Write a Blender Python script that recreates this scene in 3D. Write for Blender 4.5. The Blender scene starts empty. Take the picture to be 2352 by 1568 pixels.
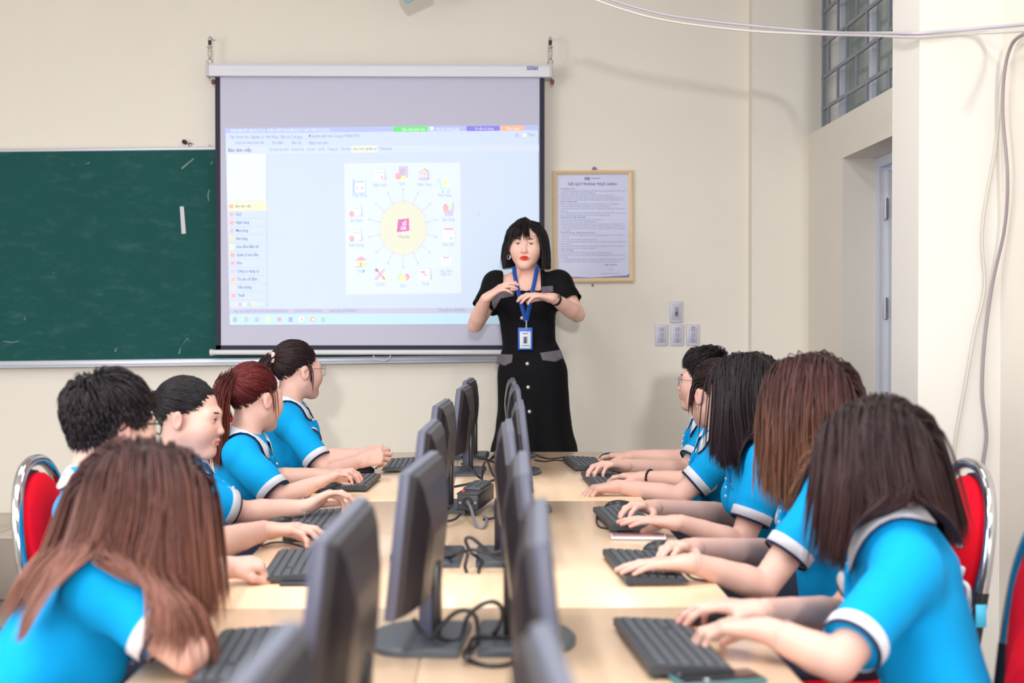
import bpy, bmesh, math, random
import numpy as np
from mathutils import Vector, Matrix, Euler

random.seed(7)
RNG = np.random.default_rng(7)
SC = bpy.context.scene
COL = SC.collection
PI = math.pi

# ---------------------------------------------------------------- camera
FPX = 3267.0                       # focal length in pixels of the 2352-wide frame
CX, CY = 1176.0, 784.0
VPX, VPY = 1117.0, 731.0           # where the +Y direction vanishes
CAM_H = 1.37
YAW = -math.atan((CX - VPX) / FPX)
PITCH = -math.atan((CY - VPY) / FPX)
cam_d = bpy.data.cameras.new('camera')
cam = bpy.data.objects.new('camera', cam_d)
COL.objects.link(cam)
cam.location = (0, 0, CAM_H)
cam.rotation_euler = (PI / 2 + PITCH, 0, YAW)
cam_d.sensor_width = 36.0
cam_d.lens = FPX / 2352.0 * 36.0
cam_d.clip_start = 0.05
cam_d.dof.use_dof = True
cam_d.dof.focus_distance = 5.6
cam_d.dof.aperture_fstop = 3.0
SC.camera = cam
CAM_R = cam.rotation_euler.to_matrix()

# ---------------------------------------------------------------- light
SC.view_settings.view_transform = 'Standard'
SC.view_settings.look = 'None'
SC.view_settings.gamma = 1.0
SC.view_settings.use_curve_mapping = False
SC.view_settings.exposure = 0.17
SC.cycles.use_denoising = True

world = bpy.data.worlds.new('world')
SC.world = world
world.use_nodes = True
bg = world.node_tree.nodes['Background']
bg.inputs['Color'].default_value = (0.93, 0.96, 1.0, 1)
bg.inputs['Strength'].default_value = 0.40


def area_light(name, loc, target, sx, sy, power, color=(1, 1, 1)):
    ld = bpy.data.lights.new(name, 'AREA')
    ld.shape = 'RECTANGLE'
    ld.size, ld.size_y = sx, sy
    ld.energy = power
    ld.color = color
    o = bpy.data.objects.new(name, ld)
    COL.objects.link(o)
    o.location = loc
    d = Vector(target) - Vector(loc)
    o.rotation_euler = d.to_track_quat('-Z', 'Y').to_euler()
    return o


# the photographer's flash, above and behind the camera
area_light('camera_flash', (0.10, -8.0, 2.62), (0.0, 6.0, 1.25), 0.36, 0.36, 430, (1.0, 0.985, 0.975))
# unseen lamps below the ceiling, added as ambient fill and ceiling bounce
for tx in (-2.3, -0.8, 0.6):
    for ty, tw in ((0.0, 32), (2.4, 27), (4.8, 9)):
        area_light('ceiling_fill_light', (tx, ty, 3.36), (tx, ty, 0), 0.14, 1.2, tw, (0.98, 0.99, 1.0))
# unseen fill lamps at the left wall, added to brighten the right wall
for ty in (-0.3, 2.4):
    area_light('side_fill_light', (-4.1, ty, 1.9), (1.7, ty + 3.0, 1.4), 1.5, 1.5, 84, (0.96, 0.98, 1.0))


def ray(px, py):
    return (CAM_R @ Vector(((px - CX) / FPX, -(py - CY) / FPX, -1.0))).normalized()


def U(px, py, Y):
    """point of the pixel's ray at depth Y"""
    d = ray(px, py)
    t = Y / d.y
    return Vector((d.x * t, Y, CAM_H + d.z * t))


def T(px, py, z=0.75):
    """point of the pixel's ray at height z"""
    d = ray(px, py)
    t = (z - CAM_H) / d.z
    return Vector((d.x * t, d.y * t, z))


def UX(px, py, X):
    d = ray(px, py)
    t = X / d.x
    return Vector((X, d.y * t, CAM_H + d.z * t))


# ---------------------------------------------------------------- materials
def lin(c):
    out = []
    for v in c[:3]:
        v = v / 255.0
        out.append(v / 12.92 if v <= 0.04045 else ((v + 0.055) / 1.055) ** 2.4)
    return tuple(out) + (1.0,)


MATS = {}


def mat(name, rgb=(200, 200, 200), rough=0.5, metal=0.0, spec=0.5, emit=None, estr=0.0,
        noise=0.0, nscale=20.0, bump=0.0, bscale=80.0, coat=0.0, stretch=None, alpha=1.0, trans=0.0, attr=None,
        sheen=0.0):
    if name in MATS:
        return MATS[name]
    m = bpy.data.materials.new(name)
    m.use_nodes = True
    nt = m.node_tree
    b = nt.nodes['Principled BSDF']
    c = lin(rgb)
    b.inputs['Base Color'].default_value = c
    b.inputs['Roughness'].default_value = rough
    b.inputs['Metallic'].default_value = metal
    b.inputs['Specular IOR Level'].default_value = spec
    b.inputs['Coat Weight'].default_value = coat
    b.inputs['Coat Roughness'].default_value = 0.15
    b.inputs['Alpha'].default_value = alpha
    b.inputs['Transmission Weight'].default_value = trans
    b.inputs['Sheen Weight'].default_value = sheen
    if emit:
        b.inputs['Emission Color'].default_value = lin(emit)
        b.inputs['Emission Strength'].default_value = estr
    L = nt.links
    tc = nt.nodes.new('ShaderNodeTexCoord')
    mp = nt.nodes.new('ShaderNodeMapping')
    L.new(tc.outputs['Object'], mp.inputs['Vector'])
    if stretch:
        mp.inputs['Scale'].default_value = stretch
    src = None
    if attr:
        at = nt.nodes.new('ShaderNodeAttribute')
        at.attribute_name = attr
        src = at.outputs['Color']
        L.new(src, b.inputs['Base Color'])
    if noise > 0:
        n = nt.nodes.new('ShaderNodeTexNoise')
        n.inputs['Scale'].default_value = nscale
        n.inputs['Detail'].default_value = 4.0
        L.new(mp.outputs['Vector'], n.inputs['Vector'])
        mr = nt.nodes.new('ShaderNodeMapRange')
        mr.inputs['To Min'].default_value = 1.0 - noise
        mr.inputs['To Max'].default_value = 1.0 + noise
        L.new(n.outputs['Fac'], mr.inputs['Value'])
        mx = nt.nodes.new('ShaderNodeMix')
        mx.data_type = 'RGBA'
        mx.blend_type = 'MULTIPLY'
        mx.inputs['Factor'].default_value = 1.0
        if src is not None:
            L.new(src, mx.inputs[6])
        else:
            mx.inputs[6].default_value = c
        L.new(mr.outputs['Result'], mx.inputs[7])
        L.new(mx.outputs[2], b.inputs['Base Color'])
    if bump > 0:
        n2 = nt.nodes.new('ShaderNodeTexNoise')
        n2.inputs['Scale'].default_value = bscale
        n2.inputs['Detail'].default_value = 3.0
        L.new(mp.outputs['Vector'], n2.inputs['Vector'])
        bp = nt.nodes.new('ShaderNodeBump')
        bp.inputs['Strength'].default_value = bump
        bp.inputs['Distance'].default_value = 0.004
        L.new(n2.outputs['Fac'], bp.inputs['Height'])
        L.new(bp.outputs['Normal'], b.inputs['Normal'])
    MATS[name] = m
    return m


# ---------------------------------------------------------------- mesh helpers
class MB:
    """collects geometry for ONE mesh"""

    def __init__(s):
        s.v = []
        s.f = []
        s.smooth = []

    def add(s, vs, fs, smooth=False, M=None):
        o = len(s.v)
        if M is not None:
            vs = [M @ Vector(p) for p in vs]
        s.v += [tuple(p) for p in vs]
        s.f += [tuple(i + o for i in f) for f in fs]
        s.smooth += [smooth] * len(fs)
        return s

    def box(s, c, size, M=None):
        x, y, z = [k / 2 for k in size]
        vs = [(c[0] + a * x, c[1] + b * y, c[2] + d * z) for a in (-1, 1) for b in (-1, 1) for d in (-1, 1)]
        fs = [(0, 1, 3, 2), (4, 6, 7, 5), (0, 4, 5, 1), (2, 3, 7, 6), (0, 2, 6, 4), (1, 5, 7, 3)]
        return s.add(vs, fs, False, M)

    def box2(s, lo, hi, M=None):
        return s.box([(a + b) / 2 for a, b in zip(lo, hi)], [abs(b - a) for a, b in zip(lo, hi)], M)

    def rbox(s, c, size, r=0.004, seg=2, M=None):
        bm = bmesh.new()
        bmesh.ops.create_cube(bm, size=1)
        for v in bm.verts:
            v.co = Vector((v.co.x * size[0], v.co.y * size[1], v.co.z * size[2]))
        bmesh.ops.bevel(bm, geom=bm.edges[:], offset=min(r, min(size) * 0.49), segments=seg, profile=0.5,
                        affect='EDGES')
        for v in bm.verts:
            v.co += Vector(c)
        bm.verts.index_update()
        s.add([v.co.copy() for v in bm.verts], [[v.index for v in f.verts] for f in bm.faces], True, M)
        bm.free()
        return s

    def prism(s, pts, a, b, axis='z', M=None, smooth=False):
        """outline in 2D extruded from a to b along axis"""
        n = len(pts)

        def mk(p, t):
            if axis == 'z':
                return (p[0], p[1], t)
            if axis == 'y':
                return (p[0], t, p[1])
            return (t, p[0], p[1])
        vs = [mk(p, a) for p in pts] + [mk(p, b) for p in pts]
        fs = [(i, (i + 1) % n, n + (i + 1) % n, n + i) for i in range(n)]
        o0 = len(s.f)
        s.add(vs, fs, smooth, M)
        s.add(vs, [tuple(range(n - 1, -1, -1)), tuple(range(n, 2 * n))], False, M)
        return s

    def tube(s, path, r, n=8, closed=False, cap=True, M=None):
        P = [Vector(p) for p in path]
        m = len(P)
        rs = r if hasattr(r, '__len__') else [r] * m
        vs, fs = [], []
        prev = None
        for i, p in enumerate(P):
            if closed:
                t = P[(i + 1) % m] - P[(i - 1) % m]
            else:
                t = P[min(i + 1, m - 1)] - P[max(i - 1, 0)]
            if t.length < 1e-9:
                t = Vector((0, 0, 1))
            t.normalize()
            if prev is None:
                a = t.orthogonal().normalized()
            else:
                a = prev - t * prev.dot(t)
                a = a.normalized() if a.length > 1e-6 else t.orthogonal().normalized()
            prev = a
            b = t.cross(a)
            for k in range(n):
                an = 2 * PI * k / n
                vs.append(p + (a * math.cos(an) + b * math.sin(an)) * rs[i])
        for i in range(m if closed else m - 1):
            j = (i + 1) % m
            for k in range(n):
                fs.append((i * n + k, i * n + (k + 1) % n, j * n + (k + 1) % n, j * n + k))
        s.add(vs, fs, True, M)
        if cap and not closed:
            s.add(vs[:n], [tuple(range(n - 1, -1, -1))], False, M)
            s.add(vs[-n:], [tuple(range(n))], False, M)
        return s

    def cyl(s, a, b, r, n=16, r2=None, M=None):
        return s.tube([a, b], [r, r if r2 is None else r2], n, M=M)

    def ball(s, c, r, nu=12, nv=8, M=None):
        if not hasattr(r, '__len__'):
            r = (r, r, r)
        vs, fs = [], []
        for j in range(nv + 1):
            th = PI * j / nv
            for i in range(nu):
                ph = 2 * PI * i / nu
                vs.append((c[0] + r[0] * math.sin(th) * math.cos(ph), c[1] + r[1] * math.sin(th) * math.sin(ph),
                           c[2] + r[2] * math.cos(th)))
        for j in range(nv):
            for i in range(nu):
                fs.append((j * nu + i, (j + 1) * nu + i, (j + 1) * nu + (i + 1) % nu, j * nu + (i + 1) % nu))
        return s.add(vs, fs, True, M)

    def lathe(s, prof, n=24, M=None):
        vs, fs = [], []
        for (r, z) in prof:
            for k in range(n):
                a = 2 * PI * k / n
                vs.append((r * math.cos(a), r * math.sin(a), z))
        for i in range(len(prof) - 1):
            for k in range(n):
                fs.append((i * n + k, i * n + (k + 1) % n, (i + 1) * n + (k + 1) % n, (i + 1) * n + k))
        return s.add(vs, fs, True, M)

    def loft(s, rings, closed=True, caps=True, M=None):
        n = len(rings[0])
        vs = [p for r in rings for p in r]
        fs = []
        for i in range(len(rings) - 1):
            for k in range(n if closed else n - 1):
                fs.append((i * n + k, i * n + (k + 1) % n, (i + 1) * n + (k + 1) % n, (i + 1) * n + k))
        s.add(vs, fs, True, M)
        if caps and closed:
            s.add(rings[0], [tuple(range(n - 1, -1, -1))], False, M)
            s.add(rings[-1], [tuple(range(n))], False, M)
        return s

    def build(s, name, m, parent=None, loc=None):
        me = bpy.data.meshes.new(name)
        me.from_pydata(s.v, [], s.f)
        me.polygons.foreach_set('use_smooth', s.smooth)
        me.validate(verbose=False)
        bm = bmesh.new()
        bm.from_mesh(me)
        bmesh.ops.recalc_face_normals(bm, faces=bm.faces)
        bm.to_mesh(me)
        bm.free()
        me.materials.append(m)
        return link(name, me, parent, loc)


def link(name, me, parent=None, loc=None):
    o = bpy.data.objects.new(name, me)
    COL.objects.link(o)
    if parent is not None:
        o.parent = parent
    if loc is not None:
        o.location = loc
    return o


def tag(o, label=None, cat=None, group=None, kind=None):
    if label:
        o['label'] = label
    if cat:
        o['category'] = cat
    if group:
        o['group'] = group
    if kind:
        o['kind'] = kind
    return o


def thing(name, label, cat, loc=(0, 0, 0), rz=0.0, group=None):
    o = bpy.data.objects.new(name, None)
    o.empty_display_size = 0.05
    COL.objects.link(o)
    o.location = loc
    o.rotation_euler = (0, 0, rz)
    return tag(o, label, cat, group)


def copy_tree(o, parent=None):
    c = o.copy()
    COL.objects.link(c)
    c.parent = parent
    for ch in [x for x in COL.objects if x.parent == o]:
        copy_tree(ch, c)
    return c


def text_mesh(body, size=1.0, align='LEFT', bold=0.0, name='lettering'):
    cu = bpy.data.curves.new(name, 'FONT')
    cu.body = body
    cu.size = size
    cu.align_x = align
    cu.offset = bold
    cu.resolution_u = 2
    ob = bpy.data.objects.new('tmp_text', cu)
    COL.objects.link(ob)
    dg = bpy.context.evaluated_depsgraph_get()
    me = bpy.data.meshes.new_from_object(ob.evaluated_get(dg))
    vs = [v.co.copy() for v in me.vertices]
    fs = [tuple(p.vertices) for p in me.polygons]
    bpy.data.objects.remove(ob)
    bpy.data.curves.remove(cu)
    bpy.data.meshes.remove(me)
    return vs, fs


def spline(pts, n=8):
    """Catmull-Rom through pts"""
    P = [Vector(p) for p in pts]
    out = []
    for i in range(len(P) - 1):
        p0, p1, p2, p3 = P[max(i - 1, 0)], P[i], P[i + 1], P[min(i + 2, len(P) - 1)]
        for k in range(n):
            t = k / n
            out.append(0.5 * ((2 * p1) + (p2 - p0) * t + (2 * p0 - 5 * p1 + 4 * p2 - p3) * t * t +
                              (3 * p1 - p0 - 3 * p2 + p3) * t ** 3))
    out.append(P[-1])
    return out


def smoothpath(path, it=2):
    P = [Vector(p) for p in path]
    for _ in range(it):
        P = [P[0]] + [(P[i - 1] + P[i] * 2 + P[i + 1]) / 4 for i in range(1, len(P) - 1)] + [P[-1]]
    return P

# ================================================================ ROOM
YB = 7.80            # back wall
XR = 1.75            # right wall
XL = -4.2
ZC = 3.45
YF = -0.9
DZ = 0.31            # teaching platform height
DY = 6.94            # platform front edge

M_wall = mat('cream_wall_paint', (230, 224, 214), 0.75, noise=0.035, nscale=1.6, bump=0.12, bscale=26)
M_wall2 = mat('pale_wall_paint', (224, 220, 214), 0.7, noise=0.03, nscale=2.0, bump=0.1, bscale=26)
M_ceil = mat('ceiling_paint', (240, 238, 232), 0.8)
M_floor = mat('floor_tile_glaze', (150, 140, 130), 0.35, noise=0.08, nscale=6)
M_grout = mat('grout', (120, 112, 104), 0.9)
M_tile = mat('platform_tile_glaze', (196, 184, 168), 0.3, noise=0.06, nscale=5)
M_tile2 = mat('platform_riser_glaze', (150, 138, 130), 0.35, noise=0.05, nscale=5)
M_alu = mat('white_aluminium', (214, 218, 235), 0.35, metal=0.0, noise=0.03, nscale=5)
M_steel = mat('painted_steel_bar', (132, 138, 152), 0.45, noise=0.08, nscale=14)
M_glass = mat('grey_green_window_glass', (150, 165, 160), 0.08, alpha=0.62)
M_dark = mat('dark_void', (36, 36, 40), 0.9)


def struct(name, mb, m, parent=None, label=None):
    o = mb.build(name, m, parent)
    if parent is None:
        o['kind'] = 'structure'
    if label:
        o['label'] = label
    return o


# ---- floor with tiles near the platform (the rest of the floor is out of view)
fl = struct('floor', MB().box2((XL, YF, -0.06), (XR + 0.4, YB + 0.2, -0.012)), M_grout, None, 'grey tiled classroom floor')
tile_me = None
for ix in range(-7, 3):
    for iy in range(0, 12):
        x0, y0 = ix * 0.6, DY - (iy + 1) * 0.6
        if y0 < YF or x0 + 0.6 > XR + 0.3:
            continue
        if tile_me is None:
            o = MB().rbox((0, 0, -0.007), (0.594, 0.594, 0.014), 0.002, 1).build('tile', M_floor, fl)
            tile_me = o.data
        else:
            o = link('tile', tile_me, fl)
        o.location = (x0 + 0.3, y0 + 0.3, 0)

# ---- raised teaching platform along the back wall
pf = struct('floor_platform', MB().box2((XL, DY + 0.012, -0.01), (XR, YB, DZ - 0.012)), M_grout, None,
            'raised tiled teaching platform along the back wall')
me_top = me_front = None
for ix in range(-7, 3):
    x0 = ix * 0.6
    w = min(0.6, XR - x0)
    if w < 0.2:
        continue
    for iy in range(2):
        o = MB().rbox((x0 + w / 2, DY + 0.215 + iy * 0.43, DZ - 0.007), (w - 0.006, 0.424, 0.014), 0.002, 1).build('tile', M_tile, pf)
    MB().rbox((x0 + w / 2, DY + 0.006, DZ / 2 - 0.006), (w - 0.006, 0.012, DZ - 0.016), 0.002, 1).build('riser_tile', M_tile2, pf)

# ---- walls
struct('wall_back', MB().box2((XL - 0.2, YB, 0), (1.46, YB + 0.2, ZC)), M_wall, None, 'cream painted back wall behind the chalkboard')
struct('wall_back_pilaster', MB().box2((1.44, YB - 0.10, 0), (2.05, YB + 0.2, ZC)), M_wall, None,
       'shallow cream pilaster in the back right corner')
struct('wall_left', MB().box2((XL - 0.2, YF, 0), (XL, YB, ZC)), M_wall, None, 'cream painted left wall')
struct('ceiling', MB().box2((XL - 0.2, YF, ZC), (2.4, YB + 0.2, ZC + 0.1)), M_ceil, None, 'white plastered ceiling')

XO = XR + 0.24       # outer face of the right wall
D0, D1, DT = 5.95, 6.97, 2.157     # door opening
SILL = 2.365
wr = MB()
wr.box2((XR, YF, 0), (XO, 4.85, ZC))                       # near stretch
wr.box2((XR, 4.85, 0), (XO, D0, SILL))
wr.box2((XR, D0, DT), (XO, D1, SILL))
wr.box2((XR, D1, 0), (XO, YB - 0.10, SILL))
wr.box2((XR, 4.85, 3.30), (XO, YB - 0.10, ZC))
struct('wall_right', wr, M_wall, None, 'cream painted right wall with door recess and transom window')
struct('wall_right_pillar', MB().box2((1.468, 4.81, 0), (XR + 0.02, 5.13, ZC)), M_wall2, None,
       'pale square pillar standing out from the right wall')

# ---- transom window with staggered steel grille
win = MB()
XW = XR + 0.155
for y in (7.55, 6.95, 6.35, 5.75, 5.2):
    win.box((XW, y, (SILL + 3.3) / 2), (0.05, 0.055, 3.3 - SILL))
win.box((XW, 6.4, SILL + 0.02), (0.05, 2.5, 0.04))
win.box((XW, 6.4, 3.28), (0.05, 2.5, 0.04))
w1 = struct('window_1', win, M_alu, None, 'transom window with steel grille above the door')
for ya, yb in ((7.55, 6.95), (6.95, 6.35), (6.35, 5.75), (5.75, 5.2)):
    MB().box2((XW - 0.004, yb + 0.03, SILL + 0.04), (XW + 0.004, ya - 0.03, 3.26)).build('pane', M_glass, w1)
XG = XR + 0.072
rows_z = [SILL, 2.50, 2.67, 2.845, 3.02, 3.195]
for z in rows_z[1:]:
    MB().box2((XG - 0.006, 5.1, z - 0.009), (XG + 0.006, 7.70, z + 0.009)).build('grille_bar', M_steel, w1)
MB().box2((XG - 0.008, 7.655, SILL), (XG + 0.008, 7.685, 3.3)).build('grille_bar', M_steel, w1)
for i in range(len(rows_z)):
    za, zb = rows_z[i], (rows_z + [3.30])[i + 1]
    off = 0.0 if i % 2 == 0 else -0.19
    for k in range(7):
        y = 7.55 + off - k * 0.38
        if y < 5.15:
            continue
        MB().box2((XG - 0.005, y - 0.012, za), (XG + 0.005, y + 0.012, zb)).build('grille_bar', M_steel, w1)

# ---- door in its recess
dm = MB()
XD = XR + 0.166
dm.box2((XD, D1 - 0.055, 0), (XD + 0.05, D1, DT))
dm.box2((XD, D0, 0), (XD + 0.05, D0 + 0.055, DT))
dm.box2((XD, D0 + 0.055, DT - 0.05), (XD + 0.05, D1 - 0.055, DT - 0.001))
d1 = struct('door_1', dm, M_alu, None, 'white aluminium door with hinges in the right wall recess')
# narrow fixed stile and two leaves
MB().rbox((XD + 0.026, D1 - 0.115, DT / 2 - 0.03), (0.04, 0.11, DT - 0.09), 0.003, 1).build('hinge_stile', M_alu, d1)
MB().box2((XD + 0.030, D0 + 0.06, 0.02), (XD + 0.045, D1 - 0.185, DT - 0.06)).build('door_leaf', mat('door_leaf_glass', (96, 100, 104), 0.25), d1)
MB().rbox((XD + 0.026, D1 - 0.30, DT / 2 - 0.03), (0.04, 0.10, DT - 0.09), 0.003, 1).build('door_stile', M_alu, d1)
for hy in (362 + 118, 362 + 345, 362 + 560):
    z = 1.37 + (731 - hy) * 6.87 / FPX
    h = MB()
    h.cyl((XD - 0.002, D1 - 0.178, z - 0.05), (XD - 0.002, D1 - 0.178, z + 0.05), 0.009, 10)
    h.box((XD + 0.003, D1 - 0.15, z - 0.02), (0.006, 0.05, 0.07))
    h.build('hinge', mat('hinge_metal', (190, 190, 200), 0.35, metal=0.4), d1)


def Wp(px, py, off=0.0):
    return U(px, py, YB - off)


# ================================================================ CHALKBOARD
M_board = mat('green_chalkboard', (30, 80, 78), 0.8, spec=0.15, noise=0.10, nscale=3.0)
# chalk dust smears
nt = M_board.node_tree
b = nt.nodes['Principled BSDF']
src = b.inputs['Base Color'].links[0].from_socket
tcn = nt.nodes.new('ShaderNodeTexCoord')
mpn = nt.nodes.new('ShaderNodeMapping')
mpn.inputs['Rotation'].default_value = (0, 0.5, 0)
mpn.inputs['Scale'].default_value = (2.2, 1, 6.0)
nt.links.new(tcn.outputs['Object'], mpn.inputs['Vector'])
nz = nt.nodes.new('ShaderNodeTexNoise')
nz.inputs['Scale'].default_value = 3.0
nz.inputs['Detail'].default_value = 8.0
nz.inputs['Roughness'].default_value = 0.7
nt.links.new(mpn.outputs['Vector'], nz.inputs['Vector'])
cr = nt.nodes.new('ShaderNodeMapRange')
cr.inputs['From Min'].default_value = 0.52
cr.inputs['From Max'].default_value = 0.85
cr.inputs['To Max'].default_value = 0.22
nt.links.new(nz.outputs['Fac'], cr.inputs['Value'])
mx = nt.nodes.new('ShaderNodeMix')
mx.data_type = 'RGBA'
nt.links.new(cr.outputs['Result'], mx.inputs['Factor'])
nt.links.new(src, mx.inputs[6])
mx.inputs[7].default_value = lin((120, 155, 155))
nt.links.new(mx.outputs[2], b.inputs['Base Color'])

cbL, cbR = -3.45, 0.10
bt = Wp(0, 349, 0.03)
bb = Wp(0, 829, 0.03)
cb = thing('chalkboard', 'long green chalkboard with aluminium frame behind the projection screen', 'chalkboard',
           (0, YB - 0.002, (bt.z + bb.z) / 2))
cb.rotation_euler = (0, -math.atan(0.0125), 0)
zc0 = (bt.z + bb.z) / 2
xo = bt.x
# vertical offset so that the board's left visible edge sits at the measured heights
dz = xo * 0.0125
hh = (bt.z - bb.z) / 2
sh = -dz
MB().box2((cbL, -0.03, -hh + sh), (cbR, -0.004, hh + sh)).build('board_panel', M_board, cb)
M_rail = mat('aluminium_rail', (205, 208, 222), 0.35, metal=0.25)
tr = MB().rbox(((cbL + cbR) / 2, -0.018, hh + sh + 0.008), (cbR - cbL + 0.04, 0.036, 0.018), 0.003, 1)
tr.build('top_rail', M_rail, cb)
br = MB().rbox(((cbL + cbR) / 2, -0.02, -hh + sh - 0.018), (cbR - cbL + 0.04, 0.04, 0.036), 0.004, 1)
br.rbox(((cbL + cbR) / 2, -0.055, -hh + sh - 0.032), (cbR - cbL + 0.04, 0.06, 0.010), 0.003, 1)
br.build('chalk_tray', M_rail, cb)
for x in (cbL, cbR):
    MB().rbox((x, -0.018, sh), (0.03, 0.036, 2 * hh), 0.003, 1).build('side_rail', M_rail, cb)
# ledge of worn plaster above the top rail
MB().box2((cbL, -0.02, hh + sh + 0.016), (cbR - 1.6, -0.001, hh + sh + 0.03)).build('plaster_edge', mat('worn_plaster', (225, 218, 205), 0.9), cb)
# smears of chalk left on the board
M_chalk = mat('chalk_dust', (150, 178, 178), 0.9, alpha=0.55)
for pts in ([(418, 389), (446, 365), (444, 363), (416, 385)], [(485, 378), (490, 370), (489, 369), (483, 376)], [(478, 462), (476, 448), (480, 434), (482, 436), (479, 448), (480, 461)],
            [(8, 783), (30, 785), (43, 782), (43, 784), (30, 787), (8, 785)], [(409, 812), (414, 798), (416, 798), (413, 813)], [(415, 798), (430, 775), (437, 785), (430, 778)],
            [(120, 625), (128, 629), (121, 627)], [(195, 376), (206, 372), (205, 376)], [(262, 806), (270, 796), (266, 808)], [(55, 735), (57, 724), (58, 735)]):
    g = MB()
    vs_ = []
    for x, y in pts:
        q = U(x, y, YB - 0.0335) - cb.location
        q = cb.rotation_euler.to_matrix().inverted() @ q
        vs_.append(Vector((q.x, -0.0312, q.z)))
    g.add(vs_, [tuple(range(len(vs_)))])
    g.build('chalk_smear', M_chalk, cb)
# strip of tape left on the board
tp = MB()
a0, a1 = U(413, 474, YB - 0.0335), U(422, 474, YB - 0.0335)
a2, a3 = U(427, 536, YB - 0.0335), U(417, 537, YB - 0.0335)
tp.add([a0, a1, a2, a3] + [p + Vector((0, 0.0014, 0)) for p in (a0, a1, a2, a3)],
       [(0, 1, 2, 3), (7, 6, 5, 4), (0, 4, 5, 1), (1, 5, 6, 2), (2, 6, 7, 3), (3, 7, 4, 0)])
M_tape = mat('paper_tape', (205, 205, 212), 0.8)
tag(tp.build('tape_strip', M_tape), 'short strip of white tape stuck on the green chalkboard', 'tape')

# two small fittings on the wall above the board
fx = MB().rbox(tuple(Wp(437, 333, 0.012)), (0.022, 0.02, 0.022), 0.003, 1)
o = fx.build('wall_plug', mat('red_plug', (130, 40, 50), 0.5))
tag(o, 'small dark red square plug on the wall above the chalkboard', 'wall plug')
p = Wp(437, 333, 0.022)
MB().cyl((p.x, p.y + 0.002, p.z), (p.x, p.y - 0.004, p.z), 0.005, 10).build('screw_head', mat('screw_white', (225, 215, 205), 0.4), o)
nl = MB()
p = Wp(425, 328, 0.0)
nl.cyl((p.x, p.y + 0.01, p.z), (p.x, p.y - 0.03, p.z + 0.004), 0.008, 8, 0.012)
nl.ball((p.x + 0.005, p.y - 0.03, p.z), 0.013, 8, 6)
tag(nl.build('wall_hook', mat('dark_hook', (48, 36, 40), 0.6)), 'small dark hook beside the red plug above the chalkboard', 'hook')

# ================================================================ PROJECTION SCREEN
M_case = mat('screen_case_white', (216, 216, 226), 0.4)
M_fab = mat('screen_fabric', (198, 198, 220), 0.85)
M_blk = mat('screen_black_border', (44, 44, 62), 0.8)
YS = YB - 0.12
ps = thing('projection_screen', 'pull-down projection screen with black side borders hanging over the chalkboard', 'projection screen',
           tuple(U(870, 163, YS)))


def SL(px, py, off=0.0):
    """pixel to screen-thing local coordinates"""
    return U(px, py, YS - off) - ps.location


a, b_ = SL(480, 163), SL(1263, 163)
cs = MB()
prof = [(-0.035, -0.034), (-0.035, 0.02), (-0.026, 0.034), (0.03, 0.038), (0.04, 0.03), (0.04, -0.034)]
cs.prism(prof, a.x, b_.x, 'x')
cs.build('case', M_case, ps)
for x, sg in ((a.x, -1), (b_.x, 1)):
    e = MB()
    e.rbox((x + sg * 0.004, 0.002, 0.002), (0.018, 0.084, 0.08), 0.006, 2)
    e.build('end_cap', mat('end_cap_plastic', (198, 198, 206), 0.5), ps)
# maker's plate on the case, its lettering guessed
q0, q1 = SL(1210, 155), SL(1235, 163)
pl = MB().box2((q0.x, -0.0375, q1.z), (q1.x, -0.034, q0.z)).build('name_plate', mat('blue_plate', (62, 84, 150), 0.5), ps)
vs, fs = text_mesh('DALITE', 0.016, 'CENTER', 0.0004)  # brand word is a guess, the plate's own writing is illegible
t = MB()
t.add([((q0.x + q1.x) / 2 + v.x, -0.0385, (q0.z + q1.z) / 2 - 0.005 + v.y) for v in vs], fs)
t.build('guessed_plate_lettering', mat('plate_white', (215, 220, 240), 0.5), pl)
# fabric and its borders
f0, f1 = SL(493, 176), SL(1251, 176)
f2 = SL(493, 804)
MB().box2((f0.x, 0.012, f2.z), (f1.x, 0.0135, f0.z)).build('fabric', M_fab, ps)
bw = 0.027
for x0, x1 in ((f0.x, f0.x + bw), (f1.x - bw, f1.x)):
    MB().box2((x0, 0.0105, f2.z), (x1, 0.0122, f0.z)).build('black_border', M_blk, ps)
MB().box2((f0.x, 0.0105, f2.z), (f1.x, 0.0122, f2.z + 0.026)).build('black_border', M_blk, ps)
w0, w1_ = SL(484, 809), SL(1262, 809)
br = MB().cyl((w0.x, 0.012, w0.z), (w1_.x, 0.012, w0.z), 0.014, 14)
brp = br.build('weight_bar', mat('bar_white', (222, 220, 226), 0.4), ps)
for x in (w0.x, w1_.x):
    MB().cyl((x - 0.006, 0.012, w0.z), (x + 0.012, 0.012, w0.z), 0.0175, 12).build('bar_cap', M_case, brp)
# pull handle under the bar
hc = SL(877, 816)
hp = [(hc.x - 0.045, 0.01, hc.z), (hc.x - 0.042, 0.008, hc.z - 0.012), (hc.x - 0.02, 0.006, hc.z - 0.026), (hc.x + 0.02, 0.006, hc.z - 0.026),
      (hc.x + 0.042, 0.008, hc.z - 0.012), (hc.x + 0.045, 0.01, hc.z)]
MB().tube(spline(hp, 5), 0.003, 6).build('pull_handle', mat('wire_white', (200, 205, 205), 0.4), ps)

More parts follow.
